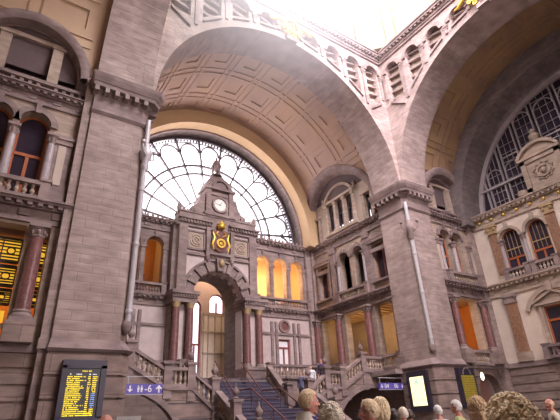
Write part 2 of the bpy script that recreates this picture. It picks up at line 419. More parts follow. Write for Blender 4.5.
# ------------------------------------------------------------ drum of the dome with big bright windows
def drum():
    piers = [((19.75, 13.2), (18.0, 15.15), (18.9, 16.2), (21.2, 14.0)), ((5.4, 15.15), (3.65, 13.2), (2.2, 14.0), (4.5, 16.2)),
             ((19.75, 1.0), (18.0, -.95), (18.9, -2.0), (21.2, .2)), ((5.4, -.95), (3.65, 1.0), (2.2, .2), (4.5, -2.0))]
    for i, q in enumerate(piers):
        m = MB().add([(x, y, 24.25) for x, y in q]+[(x, y, 33) for x, y in q], [[0, 1, 2, 3], [7, 6, 5, 4], [0, 1, 5, 4], [1, 2, 6, 5], [2, 3, 7, 6], [3, 0, 4, 7]])
        w = struct(m, 'wall_drum', 'drum', 'cream corner pier of the dome drum between two bright windows, corner %s' % ('by the lit poster pier', 'by the departures board pier', 'opposite the lit poster', 'behind the visitors')[i])
        c = ((q[0][0]+q[1][0])/2, (q[0][1]+q[1][1])/2)
        d = Vector((q[1][0]-q[0][0], q[1][1]-q[0][1], 0)).normalized(); nrm = Vector((11.7-c[0], 7.1-c[1], 0)).normalized()
        fr = lambda u, o, z: Vector((c[0], c[1], z))+d*u+nrm*o
        m = MB()
        for u in (-.85, .85): m.box(fr, u-.2, u+.2, -.05, .14, 24.25, 32)
        m.box(fr, -1.1, 1.1, -.05, .2, 24.25, 24.7)
        struct(m, 'drum_pilaster', 'drum', None, w)
    for k, (fr, nm) in enumerate(((lambda u, o, z: Vector((CX+u, 15.4-o, z)), 'clock'), (lambda u, o, z: Vector((20.0-o, CY-u, z)), 'dark window'),
                             (lambda u, o, z: Vector((3.4+o, CY+u, z)), 'nearest'), (lambda u, o, z: Vector((CX-u, -1.2+o, z)), 'entrance'))):
        m = MB()
        for u in (-6.2, -3.1, 0, 3.1, 6.2): m.box(fr, u-.09, u+.09, -.1, .1, 24.3, 32.5)
        m.box(fr, -6.3, 6.3, -.1, .1, 24.25, 24.45); m.box(fr, -6.3, 6.3, -.1, .1, 32.3, 32.6)
        for u in (-4.65, -1.55, 1.55, 4.65): m.ring(fr, u, 29.5, 1.4, 1.5, -.08, .08, 0, 180, 16)
        w = struct(m, 'window_%d' % (k+1), 'drum', 'large bright drum window above the %s arch' % nm)
        struct(MB().box(fr, -6.25, 6.25, -.02, .0, 24.3, 32.5), 'pane', 'paneglass', None, w)
drum()

# ------------------------------------------------------------ barrel vaults with coffers and lunettes
def vault(name, mat, label, axis, c, a0, a1, R, lun, th_cells=180, ca=0.11):
    """axis 'y': side coordinate is x; axis 'x': side coordinate is y.  lun = (position, z, cut radius, side)"""
    na = int((a1-a0)/ca); z0 = ZC
    def P(i, j, r):
        t = PI*i/th_cells; s = c+r*math.cos(t); a = a0+(a1-a0)*j/na
        return (s, a, z0+r*math.sin(t)) if axis == 'y' else (a, s, z0+r*math.sin(t))
    def rad(i, j):
        if i < 0 or j < 0 or i >= th_cells or j >= na: return None
        t = PI*(i+.5)/th_cells; a = a0+(a1-a0)*(j+.5)/na; z = z0+R*math.sin(t)
        for (la, lz, lr, sd) in lun:
            if math.cos(t)*sd > 0 and (a-la)**2+(z-lz)**2 < lr*lr and z < lz+lr: return None
        pi_, pj = (i+4) % 15, (j+6) % 24
        if j < 4 or j >= na-4: return R
        if pi_ in (0, 3) or pj in (0, 4): return R-0.05
        if 6 <= pi_ <= 11 and 9 <= pj <= 18: return R+0.075
        return R
    vs = []; fs = []; idx = {}
    def V(i, j, r):
        k = (i, j, round(r, 3))
        if k not in idx: idx[k] = len(vs); vs.append(P(i, j, r))
        return idx[k]
    g = [[rad(i, j) for j in range(na)] for i in range(th_cells)]
    for i in range(th_cells):
        for j in range(na):
            r = g[i][j]
            if r is None: continue
            fs.append([V(i, j, r), V(i, j+1, r), V(i+1, j+1, r), V(i+1, j, r)])
            if i+1 < th_cells and g[i+1][j] is not None and g[i+1][j] != r:
                q = g[i+1][j]; fs.append([V(i+1, j, r), V(i+1, j+1, r), V(i+1, j+1, q), V(i+1, j, q)])
            if j+1 < na and g[i][j+1] is not None and g[i][j+1] != r:
                q = g[i][j+1]; fs.append([V(i, j+1, r), V(i+1, j+1, r), V(i+1, j+1, q), V(i, j+1, q)])
    m = MB(); m.v = [Vector(v) for v in vs]; m.f = fs
    me = m.build(name, mat)
    # outer shell so that the vault is a closed thickness and keeps the daylight out
    sh = MB()
    n = 60; pv = []
    for i in range(n+1):
        t = PI*i/n
        for a in (a0-0.05, a1+0.05):
            s = c+(R+.45)*math.cos(t); pv.append((s, a, z0+(R+.45)*math.sin(t)) if axis == 'y' else (a, s, z0+(R+.45)*math.sin(t)))
    keep = []
    for i in range(n): keep.append([2*i, 2*i+1, 2*i+3, 2*i+2])
    sh.add(pv, keep)
    me['kind'] = 'structure'; me['label'] = label; me['category'] = 'ceiling'
    struct(sh, 'outer_shell', 'dark', None, me)
    return me
RV = 8.05
vault('ceiling_1', 'vault_cool_lit', 'coffered ochre barrel vault of the clock arm', 'y', CX, 16.95, 23.7, RV, [(20.8, ZC, 3.8, 1), (20.8, ZC, 3.8, -1)])
vault('ceiling_2', 'vault_shaded', 'coffered ochre barrel vault before the dark window', 'x', CY, 21.55, 25.5, RV, [(24.1, ZC, 2.25, 1), (24.1, ZC, 2.25, -1)])
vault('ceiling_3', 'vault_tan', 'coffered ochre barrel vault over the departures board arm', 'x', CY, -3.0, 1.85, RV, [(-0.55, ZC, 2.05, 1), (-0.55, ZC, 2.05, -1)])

def lunette(fr_v, lc, ri, ro, wall_side, back, mat='stone_trim', label='', num=9):
    """curved hood: reveal from the back wall to the vault, plus the band lying on the vault.
    fr_v(a, s, z) -> world, s = distance from the vault's axis on that side"""
    vs = []; fs = []; n = 40
    for i in range(n+1):
        t = PI*i/n
        def pt(r, extra):
            z = r*math.sin(t); s = math.sqrt(max(0.01, RV*RV-z*z))
            return fr_v(lc+r*math.cos(t), s+extra, ZC+z)
        zi = ri*math.sin(t)
        vs += [fr_v(lc+ri*math.cos(t), back, ZC+zi), pt(ri, -0.10), pt(ri+.12, -0.16), pt(ro-.1, -0.16), pt(ro, -0.07), pt(ro, 0.2)]
    k = 6
    for i in range(n):
        for j in range(k-1): fs.append([i*k+j, i*k+j+1, (i+1)*k+j+1, (i+1)*k+j])
    m = MB().add(vs, fs); return struct(m, 'trim_%d' % num, mat, label, None, True)
lunette(lambda a, s, z: Vector((CX+s, a, z)), 20.8, 3.45, 4.0, 1, 8.75, label='grey arched hood of the lunette in the clock arm side wall', num=9)
lunette(lambda a, s, z: Vector((CX-s, a, z)), 20.8, 3.45, 4.0, 1, 8.75, label='grey arched hood of the lunette opposite in the clock arm', num=10)
lunette(lambda a, s, z: Vector((a, CY+s, z)), 24.1, 2.0, 2.5, 1, 9.0, label='grey arched hood of the small lunette near the dark window', num=11)
lunette(lambda a, s, z: Vector((a, CY+s, z)), -0.55, 1.82, 2.2, 1, 9.0, label='grey arched hood of the lunette beside the departures board pier', num=12)

# end arches round the two great windows
m = MB().ring(lambda u, o, z: Vector((CX+u, 23.6+o, z)), 0, 13.7, 7.4, 10, 0, 1.0, -4, 184, 72)
w = struct(m, 'trim_13', 'ochre_light', 'plain yellow arch ring framing the bright fanlight', None)
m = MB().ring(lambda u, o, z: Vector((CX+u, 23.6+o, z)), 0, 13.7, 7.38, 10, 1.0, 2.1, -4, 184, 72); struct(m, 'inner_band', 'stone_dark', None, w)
m = MB().ring(lambda u, o, z: Vector((CX+u, 23.6+o, z)), 0, 13.7, 7.32, 7.42, .9, 1.2, -4, 184, 72)
struct(m, 'trim_14', 'stone_trim', 'thin grey moulding inside the fanlight arch')
m = MB().ring(lambda u, o, z: Vector((25.2+o, CY+u, z)), 0, 13.2, 7.6, 10.2, 0, 2.3, -4, 184, 72)
struct(m, 'trim_15', 'stone_dark', 'grey arch ring framing the dark window, shade put into its stone colour')

# ------------------------------------------------------------ the fanlight behind the clock
def fanlight():
    fr = lambda u, o, z: Vector((CX+u, 25.55-o, z)); zc = 13.6
    m = MB()
    m.ring(fr, 0, zc, 7.25, 7.5, -.1, .12, 0, 180, 72)
    m.ring(fr, 0, zc, 6.95, 7.0, -.05, .06, 0, 180, 72)
    for r, w in ((5.0, .12), (4.35, .10), (2.2, .08)): m.ring(fr, 0, zc, r, r+w, -.08, .1, 0, 180, 60)
    w = struct(m, 'window_5', 'fan', 'huge semicircular fanlight of bright glass behind the clock')
    sp = MB(); lights = MB(); thin = MB()
    for k in range(13):
        a = math.radians(7.5+15*(k-.5)+0)
    for k in range(-1, 13):
        a = math.radians(7.5+15*k)
        if 0 <= a <= PI:
            d = Vector((math.cos(a), 0, math.sin(a))); n = Vector((-math.sin(a), 0, math.cos(a)))
            for (r0, r1, h) in ((2.2, 4.35, .03), (4.35, 7.3, .055)):
                q = [d*r0-n*h, d*r1-n*h, d*r1+n*h, d*r0+n*h]
                sp.prism(fr, [(v.x, zc+v.z) for v in q], -.1, .12)
    for k in range(0, 13):
        deg = 15*k
        a = math.radians(deg)
        d = Vector((math.cos(a), 0, math.sin(a)))
        c = d*6.15
        lo, hi = deg-90, deg+90
        if k == 0: lo = 0
        if k == 12: hi = 180
        lights.ring(fr, c.x, zc+c.z,   .66, .75, -.06, .08, lo, hi, 14)
        # thin grid of glazing bars
        for rr in (5.5, 6.0): thin.ring(fr, 0, zc, rr, rr+.018, -.02, .02, max(0, deg-6.2), min(180, deg+6.2), 5)
        for off in (-.25, .25):
            n = Vector((-math.sin(a), 0, math.cos(a)))
            q0 = d*4.45+n*off*.8; q1 = d*6.7+n*off
            if min(q0.z, q1.z) > 0:
                h = n*.009
                thin.prism(fr, [((q0-h).x, zc+(q0-h).z), ((q1-h).x, zc+(q1-h).z), ((q1+h).x, zc+(q1+h).z), ((q0+h).x, zc+(q0+h).z)], -.02, .02)
    for rr in (2.9, 3.6): thin.ring(fr, 0, zc, rr, rr+.02, -.02, .02, 0, 180, 40)
    for i in range(90):
        a = math.radians(2*i+1); c = Vector((math.cos(a), 0, math.sin(a)))*7.12
        lights.ring(fr, c.x, zc+c.z, .03, .075, -.03, .05, 0, 360, 6)
    struct(sp, 'spokes', 'fan', None, w); struct(lights, 'arched_heads', 'fan', None, w); struct(thin, 'glazing_bars', 'fan', None, w)
    struct(MB().prism(fr, [(7.3*math.cos(PI*i/48), zc+7.3*math.sin(PI*i/48)) for i in range(49)], -.005, .005), 'pane', 'paneglass', None, w)
fanlight()

# ------------------------------------------------------------ the dark window of the other arm
def dark_window():
    fr = lambda u, o, z: Vector((27.3-o, CY+u, z)); zc = 13.0; R = 7.6
    def top(u, k=0): return zc+math.sqrt(max(0, (R-k)**2-u*u))
    m = MB().ring(fr, 0, zc, 7.35, 7.65, -.1, .15, 0, 180, 60)
    w = struct(m, 'window_6', 'paleiron', 'tall dark arched window with pale glazing bars above the cream end wall')
    mu = MB(); th = MB()
    pos_ = [-6.6, -5.3, -3.9, -2.5, -.9, .9, 2.5, 3.9, 5.3, 6.6]
    for u in pos_:
        for d in (-.14, .14): mu.box(fr, u+d-.035, u+d+.035, -.05, .12, zc, top(u+d, .2))
    for i in range(len(pos_)-1):
        a, b = pos_[i]+.14, pos_[i+1]-.14; c = (a+b)/2; r = (b-a)/2
        tz = top(max(abs(a), abs(b)), .3)
        for k in (1, 2):
            u = a+(b-a)*k/3; th.box(fr, u-.012, u+.012, -.02, .04, zc, top(u, .3))
        z = zc+.55
        while z < tz: th.box(fr, a, b, -.02, .04, z-.012, z+.012); z += .62
        for zz in (16.0, 19.0):
            if tz > zz-.2: mu.ring(fr, c, zz, r-.05, r, -.03, .1, 0, 180, 16)
        if tz > 17.0:
            th.box(fr, a, b, -.03, .09, 16.95, 17.03)
    mu.box(fr, -7.4, 7.4, -.05, .2, 15.15, 15.27)
    struct(mu, 'mullions', 'paleiron', None, w); struct(th, 'glazing_bars', 'paleiron', None, w)
    struct(MB().prism(fr, [(7.5*math.cos(PI*i/40), zc+7.5*math.sin(PI*i/40)) for i in range(41)], -.12, -.06), 'pane', 'darkglass', None, w)
dark_window()

# added haze volume imitating lens glare, thickest before the arch to the clock
def haze():
    m = bpy.data.materials.new('glare_haze'); m.use_nodes = True; nt = m.node_tree
    nt.nodes.remove(nt.nodes['Principled BSDF']); v = nt.nodes.new('ShaderNodeVolumeScatter')
    v.inputs['Color'].default_value = (1.0, 0.90, 0.96, 1); v.inputs['Anisotropy'].default_value = 0.3
    d = nt.nodes.new('ShaderNodeVectorMath'); d.operation = 'DISTANCE'; nt.links.new(pos(nt), d.inputs[0]); d.inputs[1].default_value = (7.0, 12.5, 23.8)
    r = nt.nodes.new('ShaderNodeMapRange'); r.inputs['From Min'].default_value = 1.5; r.inputs['From Max'].default_value = 11.0; r.inputs['To Min'].default_value = 0.16; r.inputs['To Max'].default_value = 0.0
    r.interpolation_type = 'SMOOTHERSTEP'
    nt.links.new(d.outputs['Value'], r.inputs['Value']); nt.links.new(r.outputs[0], v.inputs['Density'])
    nt.links.new(v.outputs[0], nt.nodes['Material Output'].inputs['Volume'])
    o = MB().box(WF, 4.3, 19.1, 1.0, 14.5, 12.0, 23.5).build('glare_haze', m)
    o['kind'] = 'stuff'; o['label'] = 'added haze volume imitating lens glare high under the dome'; o['category'] = 'haze'
haze()

# ------------------------------------------------------------ columns, balustrades, lamps
def column_proto(h, r, mat, cap='stone_trim', gold=False):
    t = thing('marble_column', 'column', 'column')
    m = MB(); m.box(WF, -r*1.45, r*1.45, -r*1.45, r*1.45, 0, .12)
    m.lathe((0, 0, .12), [(r*1.4, 0), (r*1.45, .05), (r*1.3, .1), (r*1.12, .14), (r*1.2, .2), (r*1.05, .24)], 20); m.build('base', 'stone_trim', t, True)
    m = MB().lathe((0, 0, .34), [(r*1.0, 0), (r*1.0, (h-.7)*.35), (r*.94, (h-.7)*.75), (r*.86, h-.72)], 24); m.build('shaft', mat, t, True)
    m = MB().lathe((0, 0, h-.4), [(r*.95, 0), (r*1.0, .03), (r*.88, .06), (r*1.05, .14), (r*1.2, .2), (r*1.05, .22), (r*1.3, .3)], 20)
    m.box(WF, -r*1.4, r*1.4, -r*1.4, r*1.4, h-.1, h)
    for i in range(8):
        a = i*PI/4; m.lathe((r*1.08*math.cos(a), r*1.08*math.sin(a), h-.28), [(.01, -.06), (r*.22, 0), (r*.26, .06), (.01, .12)], 6)
    m.build('capital', 'gilt' if gold else cap, t, True)
    return t
_protos = {}
def column(h, r, mat, p, label, group=None, gold=False):
    k = (round(h, 2), r, mat, gold)
    if k not in _protos:
        t = column_proto(h, r, mat, gold=gold); _protos[k] = t; t.location = p; t['label'] = label
        if group: t['group'] = group
        return t
    t = dup(_protos[k], p, label)
    if group: t['group'] = group
    elif 'group' in t: del t['group']
    return t
_bm = {}
def baluster_mesh(mat, h):
    k = (mat, h)
    if k not in _bm:
        m = MB().lathe((0, 0, 0), [(.065, 0), (.065, .05), (.04, .07), (.085, .2*h/.55), (.08, .26*h/.55), (.038, .4*h/.55), (.06, .45*h/.55), (.045, .48*h/.55), (.065, h-.04), (.065, h)], 8)
        o = m.build('baluster', mat, None, True); _bm[k] = o.data; bpy.data.objects.remove(o)
    return _bm[k]
def balustrade(fr, u0, u1, o, z0, label, z1=None, mat='warm', h=.52, pitch=.2, posts=True, group=None, cat='balustrade', w=.13):
    z1 = z0 if z1 is None else z1; L = abs(u1-u0)
    t = thing('stone_balustrade', label, cat, tuple(fr((u0+u1)/2, o, min(z0, z1))), group)
    zz = lambda u: z0+(z1-z0)*(u-u0)/(u1-u0)
    MB().prism(fr, [(u0, z0), (u1, z1), (u1, z1+.13), (u0, z0+.13)], o-w, o+w).build('plinth', 'stone_trim', t)
    MB().prism(fr, [(u0, z0+.13+h), (u1, z1+.13+h), (u1, z1+.27+h), (u0, z0+.27+h)], o-w-.03, o+w+.03).build('handrail', 'stone_trim', t)
    n = max(2, int(L/pitch)); me = baluster_mesh(mat, h)
    for i in range(n):
        u = u0+(i+.5)*(u1-u0)/n
        b = bpy.data.objects.new('baluster', me); COL.objects.link(b); b.location = fr(u, o, zz(u)+.13); attach(b, t)
    if posts:
        for u in (u0, u1):
            m = MB().box(fr, u-.15, u+.15, o-.17, o+.17, zz(u)-.05, zz(u)+.27+h); m.box(fr, u-.19, u+.19, o-.21, o+.21, zz(u)+.27+h, zz(u)+.36+h)
            m.box(fr, u-.18, u+.18, o-.2, o+.2, zz(u)-.05, zz(u)+.12)
            m.build('post', 'stone_trim', t)
    return t
def entab(fr, u0, u1, z0, z1, proj, num, label, mat='stone_trim', dp=.3, gold=False, th=.3):
    m = MB(); h = z1-z0
    m.box(fr, u0, u1, -th, proj*.25, z0, z0+h*.22); m.box(fr, u0, u1, -th, proj*.15, z0+h*.22, z0+h*.62)
    m.box(fr, u0, u1, -th, proj*.5, z0+h*.62, z0+h*.72); m.box(fr, u0, u1, -th, proj*.85, z0+h*.8, z0+h*.9); m.box(fr, u0, u1, -th, proj, z0+h*.9, z1)
    m.box(fr, u0, u1, -th, proj*.5, z0+h*.72, z0+h*.8)
    dentils(m, fr, u0, u1, proj*.5, proj*.82, z0+h*.66, z0+h*.8, dp, dp*.5)
    dentils(m, fr, u0, u1, proj*.15, proj*.3, z0+h*.26, z0+h*.58, dp*3, dp*1.1)
    return struct(m, 'trim_%d' % num, mat, label)
def sash(fr, u0, u1, z0, z1, o, num, label, mat='wood', arch=False, glass='darkglass', transom=None, parent=None):
    m = MB(); w = .09; c = (u0+u1)/2
    m.box(fr, u0, u0+w, o-.05, o+.05, z0, z1); m.box(fr, u1-w, u1, o-.05, o+.05, z0, z1); m.box(fr, u0, u1, o-.05, o+.05, z0, z0+w)
    m.box(fr, c-w*.6, c+w*.6, o-.06, o+.06, z0, z1 if transom is None else transom)
    if transom: m.box(fr, u0, u1, o-.07, o+.07, transom, transom+w*1.3)
    if arch:
        r = (u1-u0)/2; m.ring(fr, c, z1, r-w*.8, r, o-.05, o+.05, 0, 180, 14); poly = [(u0, z0), (u1, z0)]+[(c+r*math.cos(PI*i/14), z1+r*math.sin(PI*i/14)) for i in range(15)]
    else: m.box(fr, u0, u1, o-.05, o+.05, z1-w, z1); poly = [(u0, z0), (u1, z0), (u1, z1), (u0, z1)]
    wd = struct(m, 'window_%d' % num, mat, label, parent)
    struct(MB().prism(fr, poly, o-.012, o+.012), 'pane', glass, None, wd)
    return wd
TN = [20]; WN = [10]
def tn(): TN[0] += 1; return TN[0]
def wnn(): WN[0] += 1; return WN[0]
LAMPS = []
def globe_lamp(p, ceil, label, power=60, r=.16, color=(1, .62, .28)):
    t = thing('hanging_globe_lamp', label, 'lamp', (p[0], p[1], ceil))
    MB().lathe((p[0], p[1], p[2]), [(.02, -r), (r*.7, -r*.7), (r, 0), (r*.7, r*.7), (.02, r)], 12).build('globe', 'lamp', t, True)
    MB().tube([(p[0], p[1], p[2]+r), (p[0], p[1], ceil)], .015, 6).build('rod', 'iron', t)
    l = bpy.data.lights.new('globe_light', 'POINT'); l.energy = power; l.color = color; l.shadow_soft_size = r
    o = bpy.data.objects.new('globe_light', l); COL.objects.link(o); o.location = (p[0], p[1], p[2]-r-.05); attach(o, t)
    return t

# ------------------------------------------------------------ long side wall of the clock arm
def long_wall(fr, nm, full=True):
    U0, U1 = 16.9, 24.7
    m = MB(); storey(m, fr, U0, U1, 0, 3.8, [], .5); courses(m, fr, U0, U1, 0, 3.7)
    struct(m, 'wall_%s_base' % nm, 'rust', 'rusticated base wall of the clock arm, %s' % nm)
    m = MB(); storey(m, fr, U0, U1, 3.8, 7.8, [(17.2, 18.85, 4.0, 7.75, False), (19.75, 21.6, 4.0, 7.75, False), (22.5, 24.0, 4.0, 7.75, False)], .5)
    struct(m, 'wall_%s_colonnade' % nm, 'warm', 'pier wall behind the red columns of the clock arm, %s' % nm)
    entab(fr, U0, U1, 7.8, 8.5, .45, tn(), 'bracketed balcony cornice of the clock arm, %s' % nm)
    m = MB(); storey(m, fr, U0, U1, 8.5, 12.5, [(17.2, 18.35, 9.2, 11.5, False), (19.15, 20.15, 8.6, 11.4, True), (20.55, 21.55, 8.6, 11.4, True), (22.75, 23.85, 9.2, 11.5, False)], .5)
    wall = struct(m, 'wall_%s_upper' % nm, 'warm', 'buff upper wall with paired arches in the clock arm, %s' % nm)
    t = MB()
    for c in (19.65, 21.05):
        t.ring(fr, c, 11.4, .5, .66, 0, .1, 0, 180, 16); t.box(fr, c-.09, c+.09, 0, .16, 11.85, 12.15)
    for (a, b) in ((17.2, 18.35), (22.75, 23.85)):
        t.box(fr, a-.2, a, 0, .12, 9.1, 11.6); t.box(fr, b, b+.2, 0, .12, 9.1, 11.6); t.box(fr, a-.3, b+.3, 0, .22, 11.6, 11.78); t.box(fr, a-.3, b+.3, 0, .25, 9.02, 9.14)
        t.prism(fr, [(a-.35, 11.8), (b+.35, 11.8), ((a+b)/2, 12.3)], 0, .25); t.box(fr, a-.1, b+.1, 0, .15, 10.95, 11.2)
    for u in (18.75, 22.15): t.box(fr, u-.2, u+.2, 0, .16, 8.9, 12.1); t.box(fr, u-.27, u+.27, 0, .22, 12.1, 12.5); t.box(fr, u-.26, u+.26, 0, .22, 8.5, 9.0)
    struct(t, 'window_surround', 'stone_trim', None, wall)
    entab(fr, U0, U1, 12.5, 13.25, .35, tn(), 'upper cornice under the lunette in the clock arm, %s' % nm)
    # lunette wall with triple window
    lu = MB(); c = 20.8
    def az(u): return ZC+math.sqrt(max(0, 3.75**2-(u-c)**2))
    def strip(a, b, z0f):
        n = 8; pts = [(a+(b-a)*i/n, az(a+(b-a)*i/n)) for i in range(n+1)]
        lu.prism(fr, [(b, z0f), (a, z0f)]+pts, 0, -.35)
    lu.box(fr, 16.9, 17.75, 0, -.35, 13.25, 14.3)
    strip(17.1, 17.75, 13.25); strip(17.75, 18.35, 15.2); strip(18.35, 19.35, 13.25); strip(19.35, 22.25, 16.05); strip(22.25, 23.25, 13.25); strip(23.25, 23.85, 15.2); strip(23.85, 24.5, 13.25)
    lw = struct(lu, 'wall_%s_lunette' % nm, 'cream', 'cream lunette wall with triple window in the clock arm, %s' % nm)
    t = MB()
    for u in (19.35, 20.3, 21.3, 22.25): t.box(fr, u-.11, u+.11, -.1, .18, 13.75, 15.9); t.box(fr, u-.16, u+.16, -.1, .24, 15.75, 15.95); t.box(fr, u-.16, u+.16, -.1, .24, 13.6, 13.8)
    t.box(fr, 19.15, 22.45, -.1, .28, 15.95, 16.12); t.box(fr, 19.1, 22.5, 0, .28, 13.45, 13.65)
    t.ring(fr, 20.8, 15.4, 1.55, 1.75, 0, .26, 28, 152, 18)
    for u in (18.05, 23.55):
        for d in (-.4, .4): t.box(fr, u+d-.1, u+d+.1, 0, .16, 13.4, 15.2)
        t.box(fr, u-.6, u+.6, 0, .22, 15.2, 15.4)
    for u in (19.1, 22.5): t.lathe(fr(u, .15, 16.1), [(.12, 0), (.14, .1), (.06, .2), (.12, .35), (.02, .55)], 8)
    struct(t, 'window_surround', 'warm', None, lw)
    if full:
        for (a, b, z0, z1) in ((19.46, 20.19, 13.8, 15.95), (20.41, 21.19, 13.8, 15.95), (21.41, 22.14, 13.8, 15.95), (17.75, 18.35, 13.4, 15.2), (23.25, 23.85, 13.4, 15.2)):
            sash(fr, a, b, z0, z1, -.2, wnn(), 'bright narrow lunette window high in the clock arm side wall', 'iron', False, 'paneglass', transom=(z0+z1)/2)
        for (a, b) in ((17.2, 18.35), (22.75, 23.85)): sash(fr, a, b, 9.2, 11.5, -.35, wnn(), 'dark rectangular window in the clock arm side wall', 'redwood')
        # galleries behind the openings
        g = MB().box(fr, U0, U1, -3.1, -3.3, 3.8, 13.2); struct(g, 'wall_%s_gallery' % nm, 'cream', 'cream rear wall of the side gallery behind the columns')
        g = MB().box(fr, U0, U1, -.5, -3.2, 7.9, 8.4)
        ce = struct(g, 'ceiling_4', 'ochre', 'coffered yellow gallery ceiling behind the red columns')
        g = MB()
        for i in range(14): g.box(fr, U0+.2+i*.56, U0+.5+i*.56, -.6, -3.1, 7.8, 7.9)
        struct(g, 'ceiling_ribs', 'ochre_light', None, ce)
        struct(MB().box(fr, U0, U1, 0, -3.2, 3.6, 3.95), 'trim_%d' % tn(), 'stone_trim', 'gallery floor slab behind the red columns')
        struct(MB().box(fr, U0, U1, -.5, -3.2, 12.2, 12.5), 'ceiling_5', 'dark', 'dim ceiling of the upper gallery')
        struct(MB().box(fr, U0-.1, U0+.05, -.5, -3.2, 3.6, 13.2), 'wall_gallery_end', 'cream', 'end wall of the side gallery by the poster pier')
        struct(MB().box(fr, 24.5, 24.7, -.5, -3.2, 3.6, 13.2), 'wall_gallery_far_end', 'cream', 'end wall of the side gallery by the clock screen')
        struct(MB().box(fr, 19.2, 22.0, -1.6, -1.75, 8.5, 12.2), 'wall_gallery_recess', 'dark', 'dark panel added as shade behind the paired arches')  # dark sheet added where the interior behind the arches is only shaded
        for u, l in ((18.0, 'by the poster pier'), (20.7, 'in the middle bay'), (23.3, 'by the clock screen')):
            globe_lamp(tuple(fr(u, -1.5, 7.0)), 7.9, 'warm globe lamp hanging in the side gallery, '+l, 45 if u < 21 else 12)
        n = 0
        for u, l in ((16.98, 'half hidden beside the poster pier'), (19.3, 'between the two lit gallery openings'), (22.05, 'between the middle and dim gallery openings'), (24.35, 'in the corner next to the clock screen')):
            column(3.5, .24, 'red', fr(u, .22, 4.3), 'tall dark red marble column on the side landing, '+l)
            MB_ = MB().box(fr, u-.36, u+.36, -.1, .6, 3.8, 4.3); struct(MB_, 'trim_%d' % tn(), 'stone_trim', 'stone pedestal of the column '+l)
        column(2.75, .11, 'greym', fr(20.35, -.15, 8.65), 'slender grey column between the paired arches of the side wall')
        column(2.75, .11, 'greym', fr(19.1, .1, 8.65), 'slender grey column at the paired arches, towards the poster pier')
        column(2.75, .11, 'greym', fr(21.62, .1, 8.65), 'slender grey column at the paired arches, towards the clock')
        balustrade(fr, 19.0, 21.7, .2, 8.5, 'small buff balustrade below the paired arches of the side wall', h=.4)
        balustrade(fr, 17.3, 18.9, .12, 3.95, 'stone balustrade of the lit gallery opening beside the poster pier')
        balustrade(fr, 22.4, 24.1, .12, 3.95, 'stone balustrade of the dim gallery opening near the clock screen')
long_wall(wallA, 'east_arm', True)
# the opposite side wall faces away from the visitors' view; same storeys, without the fittings
def plain_long_wall():
    m = MB(); storey(m, wallAw, 16.9, 24.7, 0, 14.2, [], .5); struct(m, 'wall_west_arm', 'warm', 'plain buff side wall of the clock arm behind the departures board pier')
    m = MB(); c = 20.8; m.prism(wallAw, [(c+3.75*math.cos(PI*i/20), ZC+3.75*math.sin(PI*i/20)) for i in range(21)], 0, -.35)
    struct(m, 'wall_west_lunette', 'cream', 'cream lunette wall of the clock arm behind the departures board pier')
plain_long_wall()

